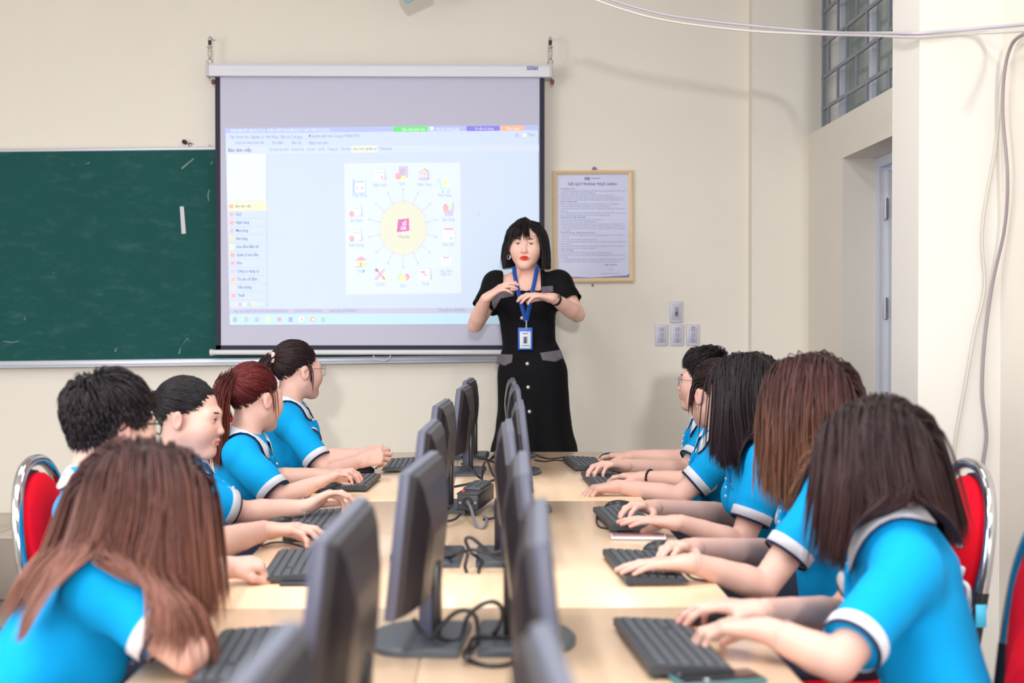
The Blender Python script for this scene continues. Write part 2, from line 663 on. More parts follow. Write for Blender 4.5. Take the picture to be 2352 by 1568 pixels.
# hanging hooks on both ends
M_zinc = mat('zinc_hook', (170, 168, 165), 0.35, metal=0.7)
for i, (hx, lab) in enumerate(((482, 'metal hanging hook and turnbuckle at left end of projection screen'),
                               (1264, 'metal hanging hook and turnbuckle at right end of projection screen'))):
    p = U(hx, 128, YS)
    hk = thing('screen_hook', lab, 'hook', tuple(p), 0, 'hooks carrying the projection screen')
    g = MB()
    g.tube([(0, 0, 0.06), (0.008, 0, 0.09), (0, 0, 0.105), (-0.008, 0, 0.09), (0, 0, 0.06)], 0.003, 6)
    g.build('eye_loop', M_zinc, hk)
    MB().cyl((0, 0, 0.058), (0, 0, 0.082), 0.009, 10).build('black_sleeve', mat('black_rubber', (30, 28, 32), 0.6), hk)
    g = MB()
    g.rbox((0, -0.005, 0.045), (0.026, 0.014, 0.012), 0.003, 1)
    g.tube([(-0.006, 0, 0.04), (-0.009, -0.002, 0.015), (-0.005, 0, -0.012), (0.005, 0, -0.015), (0.009, -0.002, 0.01), (0.006, 0, 0.04)], 0.0035, 6)
    g.build('snap_body', M_zinc, hk)
    ring = [(0.013 * math.cos(k * PI / 6), 0.004 * math.sin(k * PI / 3), -0.034 + 0.016 * math.sin(k * PI / 6)) for k in range(12)]
    MB().tube(ring, 0.0028, 6, closed=True).build('ring', M_zinc, hk)
    MB().cyl((0, 0.0, 0.1), (0, 0.13, 0.105), 0.004, 8).build('wall_screw', M_zinc, hk)
    # little knob hanging below the case
    MB().ball((0.012, 0.03, -0.135), (0.012, 0.012, 0.015), 10, 8).build('lower_knob', mat('knob_brown', (120, 70, 80), 0.5), hk)

# ---- projected picture: projector light put into glowing sheets, partly painted in base colour
def pmat(name, rgb, s=0.5):
    k = 0.0 if name.endswith(('_white', '_blue', '_edge', '_halo')) else 0.6
    base = tuple(f * (1 - k) + c_ * k for f, c_ in zip((206, 205, 222), rgb))
    return mat('light_' + name, base, 0.85, emit=rgb, estr=s * 0.45)


class Multi(list):
    """every shape added becomes an object of its own"""

    def add(s, vs, fs, smooth=False, M=None):
        s.append(MB().add(vs, fs, smooth, M))
        return s


quad = [(517, 294), (1236, 287), (1240, 742), (527, 746)]


def pj(px, py, layer):
    v = SL(px, py)
    return Vector((v.x, 0.0105 - 0.0007 * layer, v.z))


def poly(mb, pts, layer):
    vs = [pj(x, y, layer) for x, y in pts]
    mb.add(vs, [tuple(range(len(vs)))])
    return mb


def rect(mb, x0, y0, x1, y1, layer, sk=True):
    """rectangle that follows the slight slant of the projected image"""
    def s(x, y):
        return (x, y - (x - 527) * (0.0095 - 0.006 * (y - 290) / 455) if sk else y)
    return poly(mb, [s(x0, y0), s(x1, y0), s(x1, y1), s(x0, y1)], layer)


def ptext(mb, body, x, y, h, layer, align='LEFT', bold=0.0, width=None):
    vs, fs = text_mesh(body, 1.0, align, bold)
    if not vs:
        return
    sx = h * 1.35 * 0.76
    if width:
        ext = max(v.x for v in vs) - min(v.x for v in vs)
        sx = width / ext
    sl = -0.007
    out = []
    for v in vs:
        px = x + v.x * sx
        out.append(pj(px, y - v.y * h * 1.35 + sl * (px - x), layer))
    mb.add(out, fs)


pim = poly(MB(), quad, 1).build('projected_image', pmat('window_blue', (168, 224, 252), 0.72), ps)


def layer_obj(name, mb, m):
    if isinstance(mb, Multi):
        for q in mb:
            q.build(name, m, pim)
        return
    return mb.build(name, m, pim)


def colour_obj(name, pieces, parent):
    """one small picture made of several flat colours"""
    vs, fs, cs = [], [], []
    for pv, rgb in pieces:
        o = len(vs)
        vs += [tuple(v) for v in pv]
        fs.append(tuple(range(o, o + len(pv))))
        cs += [lin(tuple(q * 0.5 + 118 for q in rgb))] * len(pv)
    me = bpy.data.meshes.new(name)
    me.from_pydata(vs, [], fs)
    ca = me.color_attributes.new('Col', 'FLOAT_COLOR', 'POINT')
    ca.data.foreach_set('color', [x for c_ in cs for x in c_])
    if 'light_icons' not in MATS:
        m = mat('light_icons', (206, 205, 222), 0.85, attr='Col')
        at = m.node_tree.nodes.new('ShaderNodeAttribute')
        at.attribute_name = 'Col'
        b_n = m.node_tree.nodes['Principled BSDF']
        m.node_tree.links.new(at.outputs['Color'], b_n.inputs['Emission Color'])
        b_n.inputs['Emission Strength'].default_value = 0.26
    me.materials.append(MATS['light_icons'])
    return link(name, me, parent)


mb = Multi()
rect(mb, 517, 294, 903, 305, 2)
rect(mb, 985, 294, 1070, 305, 2)
rect(mb, 1204, 294, 1237, 305, 2)
layer_obj('title_bar', mb, pmat('title_lavender', (170, 190, 255), 0.45))
layer_obj('green_button', rect(MB(), 903, 294, 983, 305.5, 2), pmat('green', (70, 235, 90), 0.5))
layer_obj('purple_button', rect(MB(), 1071, 294, 1148, 305.5, 2), pmat('violet', (110, 100, 235), 0.42))
layer_obj('orange_button', rect(MB(), 1149, 294, 1204, 305.5, 2), pmat('peach', (255, 178, 130), 0.5))
mb = Multi()
rect(mb, 518, 337, 1238, 353, 2)
layer_obj('tab_bar', mb, pmat('tab_white', (196, 236, 255), 0.7))
layer_obj('active_tab', rect(MB(), 807, 337, 866, 352, 3), pmat('tab_yellow', (238, 246, 215), 0.6))
mb = Multi()
rect(mb, 521, 353, 611, 461, 2)
layer_obj('tree_panel', mb, pmat('panel_white', (222, 248, 255), 0.85))
layer_obj('selected_row', rect(MB(), 523, 463, 612, 483, 2), pmat('row_yellow', (246, 246, 190), 0.6))
mb = Multi()
for k in range(12):
    y = 483 + k * 18.7
    rect(mb, 523 + k * 0.3, y + 18, 613 + k * 0.3, y + 18.8, 2)
rect(mb, 612, 353, 613.2, 705, 2)
layer_obj('row_line', mb, pmat('line_blue', (150, 185, 235), 0.35))
layer_obj('status_bar', rect(MB(), 526, 709, 1240, 721, 2), pmat('status_blue', (170, 190, 245), 0.42))
layer_obj('task_bar', rect(MB(), 527, 722, 1240, 746, 2), pmat('task_cyan', (190, 235, 255), 0.5))
card = [(790, 375), (1057, 372.5), (1059, 673), (795, 676)]
layer_obj('flow_card_edge', poly(MB(), [(789, 373.5), (1058, 371.5), (1060, 674.5), (793.5, 677.5)], 2), pmat('card_edge', (215, 236, 248), 0.6))
layer_obj('flow_card', poly(MB(), card, 3), pmat('card_white', (214, 250, 248), 0.80))
c0 = (925.5, 524)


def ell(cx, cy, rx, ry, n=40):
    return [(cx + rx * math.cos(2 * PI * k / n), cy + ry * math.sin(2 * PI * k / n)) for k in range(n)]


layer_obj('disc_glow', poly(MB(), ell(c0[0], c0[1], 58, 65), 4), pmat('disc_halo', (240, 252, 220), 0.66))
layer_obj('disc', poly(MB(), ell(c0[0], c0[1], 51, 58), 5), pmat('disc_olive', (232, 238, 206), 0.55))
mb = Multi()
for k in range(14):
    an = 2 * PI * (k / 14.0) - PI / 2
    r0, r1 = 1.02, 1.52
    ca, sa = math.cos(an), math.sin(an)
    x0, y0, x1, y1 = c0[0] + 51 * r0 * ca, c0[1] + 58 * r0 * sa, c0[0] + 51 * r1 * ca, c0[1] + 58 * r1 * sa
    nx, ny = -sa * 0.55, ca * 0.55
    poly(mb, [(x0 + nx, y0 + ny), (x1 + nx, y1 + ny), (x1 + nx * 5, y1 + ny * 5), (x1 + ca * 4.5, y1 + sa * 4.5), (x1 - nx * 5, y1 - ny * 5), (x1 - nx, y1 - ny),
              (x0 - nx, y0 - ny)], 5)
layer_obj('arrow', mb, pmat('arrow_grey', (190, 205, 205), 0.45))

# icon shapes on the flow card: (centre x, centre y, label, kind)
PINK, TEALC, GREY, RED, YEL, PUR, GRN, BLU = ((250, 110, 180), (150, 215, 235), (165, 175, 195), (250, 130, 140), (250, 235, 130),
                                              (185, 160, 220), (180, 240, 170), (140, 175, 235))
pieces = []


def icon(kind, cx, cy):
    def R(x0, y0, x1, y1, c, l=5):
        pieces.append(([pj(cx + a, cy + d, l) for a, d in ((x0, y0), (x1, y0), (x1, y1), (x0, y1))], c))

    def P(pts, c, l=5):
        pieces.append(([pj(cx + x, cy + y, l) for x, y in pts], c))
    if kind == 'sheet':
        P([(-15, -13), (12, -13), (16, 12), (-13, 14)], GREY)
        P([(-14, -12), (10, -12), (11, 9), (4, 13), (-13, 13)], (235, 245, 255), 6)
        R(-12, -6, 9, -3, TEALC, 7)
        R(3, 2, 7, 10, PINK, 7)
        P([(10, -12), (16, 11), (13, 11)], GREY, 7)
    elif kind == 'safe':
        P([(-8, -16), (14, -16), (14, 10), (-5, 12)], PUR)
        R(-6, -10, 6, 6, (150, 150, 195), 6)
        P(ell(-9, 7, 7, 8, 14), RED, 7)
        P(ell(2, 11, 9, 5, 14), YEL, 7)
    elif kind == 'bank':
        P([(-14, -2), (2, -14), (14, -3)], RED)
        P([(-11, -2), (0, -10), (8, -2)], GRN, 6)
        R(-11, -2, 12, 11, PUR, 6)
        for k in range(3):
            R(-9 + k * 6, 0, -6 + k * 6, 9, (235, 235, 245), 7)
        P([(-15, 11), (15, 10), (9, 15), (-10, 15)], GREY, 6)
    elif kind == 'cart':
        P([(-16, -14), (-9, -15), (-6, 6), (12, 6), (12, 9), (-9, 9)], TEALC)
        P([(-8, -8), (14, -8), (11, 5), (-6, 5)], (200, 232, 235), 6)
        R(-2, -14, 8, 0, YEL, 7)
        P(ell(-4, 15, 3, 3, 10), BLU, 6)
        P(ell(9, 15, 3, 3, 10), BLU, 6)
    elif kind == 'basket':
        P([(-13, -6), (13, -6), (10, 14), (-8, 14)], PUR)
        P(ell(-7, -5, 6, 10, 12), RED, 6)
        P(ell(3, -6, 7, 6, 12), GRN, 6)
        R(9, -18, 13, 0, BLU, 6)
    elif kind == 'bill':
        R(-14, -18, 14, 18, GREY)
        R(-13, -17, 13, 17, (242, 250, 255), 6)
        R(-10, -15, 11, -10, PINK, 7)
        R(-10, -5, 11, -4, TEALC, 7)
        P(ell(6, 9, 3.5, 3.5, 12), BLU, 7)
    elif kind == 'ebill':
        R(-13, -12, 14, 12, TEALC)
        R(-12, -10, 13, 11, (242, 250, 255), 6)
        R(-7, -9, 8, -6, PINK, 7)
        R(-7, -2, 7, 0, TEALC, 7)
        R(-7, 3, 7, 5, TEALC, 7)
    elif kind == 'tax':
        P([(-15, -13), (12, -13), (16, 11), (-13, 14)], GREY)
        P([(-14, -12), (10, -12), (11, 9), (4, 13), (-13, 13)], (240, 245, 255), 6)
        R(-11, -8, 0, -3, PINK, 7)
        P([(-5, 0), (4, 5), (6, 2), (-3, -2)], PINK, 7)
        P([(10, -12), (16, 11), (13, 11)], GREY, 7)
    elif kind == 'boxes':
        P([(-15, -2), (-7, -10), (2, -3), (0, 10), (-13, 8)], GRN)
        P([(2, -3), (9, -8), (16, 0), (10, 9), (2, 8)], PINK)
        P([(-7, 0), (2, -4), (9, 3), (4, 11), (-4, 11)], YEL, 6)
    elif kind == 'tools':
        P([(-14, 10), (8, -14), (12, -11), (-8, 14)], PUR)
        P([(-12, -12), (-8, -14), (12, 9), (9, 13)], RED, 6)
        P(ell(-9, -10, 5, 5, 10), GREY, 6)
        P(ell(9, 9, 5, 5, 10), YEL, 6)
    elif kind == 'house':
        P([(-15, -2), (0, -13), (14, -4)], PINK)
        R(-9, -3, 8, 9, YEL, 6)
        R(-3, 1, 2, 9, RED, 7)
        P(ell(11, 5, 5, 4, 10), GRN, 6)
        P([(-16, 11), (4, 8), (4, 13), (-14, 13)], GREY, 7)
    elif kind == 'bagsheet':
        P([(-10, -13), (12, -13), (16, 12), (-8, 12)], GREY)
        P([(-9, -12), (10, -12), (11, 8), (4, 11), (-9, 11)], (238, 247, 255), 6)
        R(-8, -7, 9, -5, BLU, 7)
        P(ell(-10, 7, 6, 7, 14), RED, 8)
        P([(10, -12), (16, 11), (13, 11)], GREY, 7)
    elif kind == 'contract':
        R(-16, -16, 14, 16, BLU)
        R(-11, -15, 12, 14, (240, 248, 255), 6)
        R(-10, -13, 10, -9, BLU, 7)
        P(ell(-6, 3, 2, 4, 8), PUR, 7)
        P(ell(5, 3, 2, 4, 8), PINK, 7)


flow = [('contract', 826, 428, 'Hợp đồng', 451), ('sheet', 872, 401, 'Ngân sách', 427), ('safe', 923, 397, 'Quỹ', 424), ('bank', 974, 399, 'Ngân hàng', 426),
        ('cart', 1021, 425, 'Mua hàng', 451), ('basket', 1030, 482, 'Bán hàng', 507), ('bill', 1030, 538, 'Hóa đơn', 564), ('ebill', 1024, 599, 'Hóa đơn', 625),
        ('tax', 977, 630, 'Thuế', 655), ('boxes', 926, 635, 'Kho', 659), ('tools', 873, 630, 'CCDC', 656), ('house', 829, 601, 'TSCĐ', 626),
        ('bagsheet', 818, 541, 'Tiền lương', 566), ('bagsheet', 818, 484, 'Giá thành', 509)]
lab = Multi()
for kind, x, y, tx, ty in flow:
    pieces = []
    icon(kind, x, y)
    colour_obj('icon', pieces, pim)
    ptext(lab, tx, x, ty, 7.5, 5, 'CENTER')
ptext(lab, 'điện tử', 1024, 633, 7.5, 5, 'CENTER')
layer_obj('icon_label', lab, pmat('label_steel', (150, 190, 215), 0.4))
# ledger book in the middle of the disc
layer_obj('book', poly(MB(), [(914, 504), (939, 501), (940, 530), (911, 533)], 6), pmat('book_magenta', (225, 90, 180), 0.42))
layer_obj('book_pages', poly(MB(), [(911, 533), (940, 530), (940, 534), (912, 537)], 6), pmat('book_pages', (235, 235, 240), 0.6))
mb = Multi()
ptext(mb, 'SỔ', 924, 517, 7.5, 7, bold=0.03)
ptext(mb, 'CÁI', 920, 527, 7.5, 7, bold=0.03)
layer_obj('book_lettering', mb, pmat('white_text', (245, 245, 255), 0.8))
mb = Multi()
ptext(mb, 'Tổng hợp', 927, 546, 6.5, 6, 'CENTER', 0.01)
layer_obj('book_label', mb, pmat('taupe_text', (185, 165, 165), 0.4))

# interface lettering, partly guessed where it is illegible
mb = Multi()
ptext(mb, 'MISA SME.NET 2020 R12 Trial - PHẦN MỀM CHƯA ĐĂNG KÝ GIẤY PHÉP SỬ DỤNG', 529, 302.5, 6.5, 3, width=228)
ptext(mb, 'Cập nhật phiên bản', 922, 299.3, 6, 3, width=54)
ptext(mb, 'Câu hỏi thường gặp', 1001, 298.6, 6, 3, width=54)
ptext(mb, 'Tư vấn sử dụng', 1090, 297.7, 6, 3, width=43)
ptext(mb, 'Mua ngay', 1163, 297, 6, 3, width=30)
layer_obj('title_lettering', mb, pmat('title_text', (245, 248, 255), 0.7))
mb = Multi()
for s_, x in (('Tệp', 526), ('Danh mục', 541), ('Nghiệp vụ', 575), ('Hệ thống', 610), ('Tiện ích', 642), ('Trợ giúp', 669)):
    ptext(mb, s_, x, 317, 7, 3)
ptext(mb, 'Đang làm việc trên: Công ty TNHH XYZ', 709, 315, 7, 3, width=116)
for s_, x in (('Chọn chi nhánh làm việc', 539), ('Tìm kiếm...', 624), ('Báo cáo', 670), ('Ngày hạch toán...', 709)):
    ptext(mb, s_, x, 330, 6.5, 3)
for s_, x in (('Chỉ tiêu tài chính', 617), ('Doanh thu', 669), ('Chi phí', 704), ('Lãi lỗ', 730), ('Công nợ', 752), ('Tồn kho', 782), ('Thông báo', 871)):
    ptext(mb, s_, x, 345.5 - (x - 617) * 0.007, 6.5, 4)
ptext(mb, 'Quy trình nghiệp vụ', 810, 344, 6.5, 4, bold=0.01, width=54)
ptext(mb, 'Thuý', 1213, 312, 7, 3)
ptext(mb, 'Máy chủ: DESKTOP-VOPGQCK\\MISASME2020', 537, 717.5, 6, 3, width=122)
ptext(mb, 'Tên DLKT: KETOAN2023', 676, 716.5, 6, 3, width=64)
ptext(mb, 'Người dùng: KETOAN2023', 756, 716, 6, 3, width=62)
ptext(mb, 'Tổng đài tư vấn: MISA', 1006, 714.5, 6.5, 3)
layer_obj('menu_lettering', mb, pmat('menu_text', (125, 150, 205), 0.28))
mb = Multi()
ptext(mb, 'Bàn làm việc', 523, 348, 8.5, 4, bold=0.012, width=54)
rows_t = ['Bàn làm việc', 'Quỹ', 'Ngân hàng', 'Mua hàng', 'Bán hàng', 'Hóa đơn điện tử', 'Quản lý hóa đơn', 'Kho', 'Công cụ dụng cụ', 'Tài sản cố định',
          'Tiền lương', 'Thuế']
for k, s_ in enumerate(rows_t):
    ptext(mb, s_, 540 + k * 0.45, 476 + k * 18.65, 7, 4, bold=0.006)
layer_obj('side_menu_lettering', mb, pmat('side_text', (90, 115, 175), 0.24))
def small(rgb, how, *a):
    if how == 'r':
        pv = [pj(x, y, a[4]) for x, y in ((a[0], a[1]), (a[2], a[1]), (a[2], a[3]), (a[0], a[3]))]
    else:
        pv = [pj(x, y, a[1]) for x, y in a[0]]
    colour_obj('small_icon', [(pv, rgb)], pim)


rowc = [RED, RED, RED, (190, 150, 150), (240, 190, 120), YEL, (250, 120, 110), RED, PUR, (250, 160, 110), (230, 190, 160), RED]
for k, c_ in enumerate(rowc):
    small(c_, 'r', 525.5 + k * 0.45, 469 + k * 18.65, 535.5 + k * 0.45, 478 + k * 18.65, 4)
for k, c_ in enumerate([(240, 200, 160), PINK, (235, 240, 250), BLU, YEL, GRN, TEALC, BLU]):
    small(c_, 'r', 537 + k * 10.5, 695, 543.5 + k * 10.5, 702, 4)
for k, (x, c_) in enumerate([(539, (120, 140, 190)), (565, (150, 165, 200)), (589, (140, 155, 195)), (616, YEL), (667, (100, 120, 225)), (742, (110, 190, 150))]):
    small(c_, 'r', x - 4.5, 728, x + 4.5, 739, 4)
for x, cs_ in ((641, (RED, (110, 120, 220))), (692, ((240, 248, 255), PINK)), (718, ((250, 130, 90), (245, 250, 255)))):
    small(cs_[0], 'p', ell(x, 733, 6, 6, 14), 4)
    small(cs_[1], 'p', ell(x + 1.0, 733.5, 3, 3, 12), 5)
# mouse pointer and round user badges
small(BLU, 'p', [(1097, 485), (1097, 496), (1100, 493), (1104, 493)], 4)
small((245, 250, 255), 'p', ell(992, 294.5, 4, 4.5, 12), 4)
small((150, 150, 225), 'p', ell(1187, 310.5, 5, 5, 12), 4)
small((245, 250, 255), 'p', ell(1205, 310, 4, 4, 12), 4)

# ================================================================ NOTICE IN A FRAME
fr = thing('framed_notice', 'gold framed notice of room rules hanging right of the projection screen', 'notice', tuple(Wp(1362, 519)))


def NL(px, py, y=0.0):
    v = U(px, py, YB - 0.03) - fr.location
    return Vector((v.x, y, v.z))


outer = [NL(1269, 391), NL(1454, 389.5), NL(1457, 647.5), NL(1271, 650)]
inner = [NL(1280, 400), NL(1444, 398.5), NL(1446, 637), NL(1281.5, 639.5)]
M_gold = mat('gold_frame', (232, 205, 165), 0.35, noise=0.08, nscale=30)
for k in range(4):
    k2 = (k + 1) % 4
    o0, o1, i0, i1 = outer[k], outer[k2], inner[k], inner[k2]
    m0, m1 = (o0 * 0.6 + i0 * 0.4), (o1 * 0.6 + i1 * 0.4)
    g = MB()

    def yy(v, y):
        return Vector((v.x, y, v.z))
    ringA = [yy(o0, -0.002), yy(o0, -0.022), yy(m0, -0.030), yy(i0, -0.018), yy(i0, -0.002)]
    ringB = [yy(o1, -0.002), yy(o1, -0.022), yy(m1, -0.030), yy(i1, -0.018), yy(i1, -0.002)]
    g.loft([ringA, ringB])
    for q in range(len(g.smooth)):
        g.smooth[q] = False
    g.build('frame_rail', M_gold, fr)
g = MB()
g.add([yy(v, -0.006) for v in inner], [(0, 1, 2, 3)])
ppr = g.build('notice_print', mat('notice_paper', (194, 199, 230), 0.4, coat=0.2), fr)
ttl, bod = Multi(), Multi()


def ntext(mb, body, x, y, h, align='LEFT', width=None, bold=0.0):
    vs, fs = text_mesh(body, 1.0, align, bold)
    sx = h * 1.35
    if width:
        ext = max(v.x for v in vs) - min(v.x for v in vs)
        sx = width / ext
    mb.add([NL(x + v.x * sx, y - v.y * h * 1.35, -0.0075) for v in vs], fs)


ntext(ttl, 'NỘI QUY PHÒNG THỰC HÀNH', 1305, 424.5, 6.2, width=112, bold=0.02)
ntext(ttl, 'THÀNH ĐÔ', 1359, 410, 3.2, width=20, bold=0.01)  # logo name is assumed, not legible
for k in range(3):
    ttl.add([NL(1343 + k * 1.0, 406 + k * 2.4, -0.0075), NL(1356 - k * 0.2, 406 + k * 2.4, -0.0075), NL(1356.5, 407.6 + k * 2.4, -0.0075),
             NL(1342.5, 407.6 + k * 2.4, -0.0075)], [(0, 1, 2, 3)])
para = [('I. QUY ĐỊNH CHUNG', 1286, 35), ('1. Trang phục gọn gàng, lịch sự hoặc theo yêu cầu của bài thực hành. Đeo Thẻ Cán bộ,', 1286, 150),  # body lines are a best guess at illegible small print
        ('Giảng viên, Thẻ học viên, Thẻ Sinh viên đầy đủ.', 1288, 80), ('2. Cấm mang thức ăn, vật dễ gây cháy, nổ, các dụng cụ lên phòng.', 1286, 123),
        ('3. Cấm ăn quà, hút thuốc, uống rượu bia, nói tục, viết, vẽ lên tường, bàn ghế và phím máy.', 1286, 147),
        ('4. Cấm mang tài sản ra khỏi phòng khi chưa được phép của Cán bộ, Giảng viên phụ trách.', 1286, 150), ('II. ĐỐI VỚI GIẢNG VIÊN', 1286, 40),
        ('1. Đến phòng thực hành theo đúng giờ học. Chờ hướng dẫn và cho đủ đồng hồ.', 1286, 136), ('2. Ghi chép đầy đủ trong sổ bàn giao và vào sổ theo dõi phòng.', 1286, 118),
        ('3. Chịu trách nhiệm quản lý sinh viên và tài sản trong thời gian thực hành, thực tập, thí', 1286, 150), ('nghiệm máy.', 1286, 20),
        ('4. Cuối buổi thực hành, bộ bàn và giao vật, hướng, kiểm tra thiết bị tài sản và thực hành', 1286, 150),
        ('hành, thí nghiệm để thực trạng và sự cố báo cáo chất lượng giảng dạy.', 1286, 116), ('III. ĐỐI VỚI HỌC VIÊN - SINH VIÊN', 1286, 60),
        ('1. Tuân thủ đúng hướng dẫn, của giảng viên, của trợ phụ trách.', 1286, 101), ('2. Không tự ý điều chỉnh, di dời, cài đặt thiết bị khác.', 1286, 86),
        ('3. Nếu phát hiện sự cố phải báo ngay cho Cán bộ - Giảng viên phụ trách biết để xử lý.', 1286, 146),
        ('4. Vệ sinh, sắp xếp thiết bị, đồ dùng đúng quy định trước khi bàn giao cho cán bộ quản lý.', 1286, 150),
        ('5. Không thực hành bài, sinh viên tham gia thực hành, thí nghiệm và vào ngoài giờ', 1286, 150), ('thực, thí nghiệm.', 1286, 28),
        ('IV. ĐỐI VỚI CÁN BỘ - GIẢNG VIÊN PHỤ TRÁCH', 1286, 82), ('1. Lập lịch thực hành, thí nghiệm lên kế hoạch tuần, tháng, học kỳ và có trách nhiệm với', 1286, 150),
        ('Trưởng khoa.', 1286, 22), ('2. Lập Sổ theo dõi thực hành, thí nghiệm theo mẫu.', 1286, 86),
        ('3. Bảo trì, đóng cửa phòng đúng giờ quy định và quản lý chìa khóa phòng và tài, thiết bị của', 1286, 150), ('phòng thực hành.', 1286, 28),
        ('4. Báo cáo kịp thời và đề xuất phòng về hiện trạng sử dụng thiết bị và người sử dụng, và', 1286, 150), ('tài sản ở phòng thí trong nhà trường ra khỏi phòng.', 1286, 82),
        ('V. XỬ LÝ VI PHẠM', 1286, 31), ('1. Tổ chức thực hiện nếu vi phạm nội quy này đều phải lập biên bản xử lý.', 1286, 120),
        ('2. Khi làm mất mát, hư hỏng tài sản phải bồi thường theo giá trị tài sản hoặc theo quy định của', 1286, 150), ('nhà trường.', 1286, 19),
        ('Nội quy này áp dụng kể từ ngày ký. Các quy định trước đây trái với nội quy này đều bãi', 1292, 144),
        ('bỏ. Trường hợp vi phạm sẽ bị xử lý theo quy định của nhà trường.', 1286, 137)]
for k, (s_, x, w_) in enumerate(para):
    hd = s_[0] in 'IV'
    ntext(bod, s_, x, 433.5 + k * 5.08, 2.6, width=w_, bold=0.02 if hd else 0.0)
ntext(bod, 'HIỆU TRƯỞNG', 1404, 609, 3, 'CENTER', width=29, bold=0.02)
ntext(bod, '(đã ký)', 1404, 619, 2.6, 'CENTER')
ntext(bod, 'Phạm Thị Thanh Thảo', 1404, 629, 2.8, 'CENTER', width=43)
for q in ttl:
    q.build('title_lettering', mat('notice_title_ink', (112, 108, 178), 0.6), ppr)
for q in bod:
    q.build('rule_line', mat('notice_ink', (134, 138, 192), 0.6), ppr)
# curled strip in a darker blue along the lower edge and the hanger
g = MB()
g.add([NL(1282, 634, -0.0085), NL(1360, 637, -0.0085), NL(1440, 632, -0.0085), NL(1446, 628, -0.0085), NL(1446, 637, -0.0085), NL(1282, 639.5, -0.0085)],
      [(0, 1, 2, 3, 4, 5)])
g.build('paper_curl', mat('paper_strip_blue', (120, 122, 180), 0.6), ppr)
hg = NL(1366, 386)
MB().prism([(hg.x - 0.013, hg.z - 0.012), (hg.x + 0.013, hg.z - 0.012), (hg.x + 0.013, hg.z), (hg.x + 0.004, hg.z + 0.01), (hg.x - 0.006, hg.z + 0.01),
            (hg.x - 0.013, hg.z)], -0.01, 0.0, 'y').build('hanger', mat('hanger_grey', (120, 112, 135), 0.6), fr)
hn = NL(1362, 654)
MB().cyl((hn.x, -0.004, hn.z + 0.006), (hn.x, -0.004, hn.z - 0.008), 0.004, 8, 0.006).build('lower_nail', mat('hanger_grey'), fr)

# ================================================================ SOCKETS
M_sock = mat('socket_plastic', (205, 204, 222), 0.35)


def plate(px, py, name, label, cat, grp, w=0.072, h=0.118):
    t = thing(name, label, cat, tuple(Wp(px, py)), 0, grp)
    MB().rbox((0, -0.006, 0), (w, 0.012, h), 0.005, 2).build('cover_plate', M_sock, t)
    MB().rbox((0, -0.013, 0), (w * 0.66, 0.004, h * 0.72), 0.003, 1).build('insert', mat('socket_insert', (196, 196, 214), 0.4), t)
    return t


M_slot = mat('socket_slot', (120, 120, 140), 0.6)
t = plate(1553, 716, 'wall_switch', 'white wall switch plate with dark button above the sockets', 'switch', None)
MB().rbox((0, -0.0165, 0), (0.02, 0.006, 0.05), 0.002, 1).build('rocker', mat('switch_grey', (150, 156, 165), 0.4), t)
MB().box((0, -0.020, -0.008), (0.013, 0.004, 0.015)).build('button', mat('switch_dark', (62, 62, 76), 0.4), t)
for px, lab_ in ((1519, 'white triple wall socket, leftmost of the row of three below the switch'),
                 (1555, 'white triple wall socket directly below the wall switch'), (1591, 'white wall socket with orange mark, rightmost of the row of three')):
    t = plate(px, 769, 'wall_socket', lab_, 'socket', 'wall sockets beside the notice')
    for k in range(3):
        z = 0.029 - k * 0.029
        ring = [(0.009 * math.cos(q * PI / 7), -0.0155, z + 0.011 * math.sin(q * PI / 7)) for q in range(14)]
        g = MB().tube(ring, 0.0012, 5, closed=True)
        g.box((-0.004, -0.0152, z), (0.002, 0.002, 0.008)).box((0.004, -0.0152, z), (0.002, 0.002, 0.008))
        g.build('outlet', M_slot, t)
    if px == 1591:
        MB().box((0.0, -0.0128, 0.045), (0.022, 0.002, 0.005)).build('orange_mark', mat('orange_smudge', (205, 150, 140), 0.8), t)

# ================================================================ CEILING FAN BLADE
M_fan = mat('teal_fan_plastic', (120, 165, 165), 0.35)
hub = U(905, -158, 7.42)
fan = thing('wall_fan', 'teal wall fan with one blade tip showing at the top edge above the screen', 'fan', (hub.x, hub.y, hub.z))
Mh = Matrix.Rotation(PI / 2, 4, 'X')
MB().lathe([(0.001, -0.10), (0.05, -0.10), (0.07, -0.06), (0.07, 0.0), (0.045, 0.03), (0.001, 0.035)], 24, M=Mh).build('motor_housing', M_fan, fan)
MB().tube(spline([(0, 0.09, 0), (0, 0.16, 0.02), (0, 0.25, 0.10), (0, 0.36, 0.12)], 6), 0.016, 10).build('bracket', M_fan, fan)
MB().rbox((0, 0.368, 0.12), (0.10, 0.02, 0.16), 0.006, 2).build('wall_plate', M_fan, fan)
for k in range(3):
    an = -PI / 2 + 0.42 + k * 2 * PI / 3
    M = Matrix.Rotation(-an, 4, 'Y') @ Matrix.Rotation(0.35, 4, 'X')
    bl = MB()
    bl.prism([(0.06, -0.03), (0.14, -0.085), (0.30, -0.115), (0.362, -0.10), (0.365, 0.06), (0.30, 0.085), (0.14, 0.06), (0.06, 0.03)], -0.003, 0.003, 'y', M=M)
    bl.build('blade', M_fan, fan)

# ================================================================ LOOSE CABLES
M_cable_w = mat('white_cable_sheath', (196, 190, 204), 0.5)
M_cable_g = mat('grey_cable_sheath', (150, 138, 142), 0.5)


def cable(name, pts, r, m, label, grp=None, n=8):
    g = MB().tube(smoothpath(spline(pts, n), 1), r, 8)
    return tag(g.build(name, m), label, 'cable', grp)


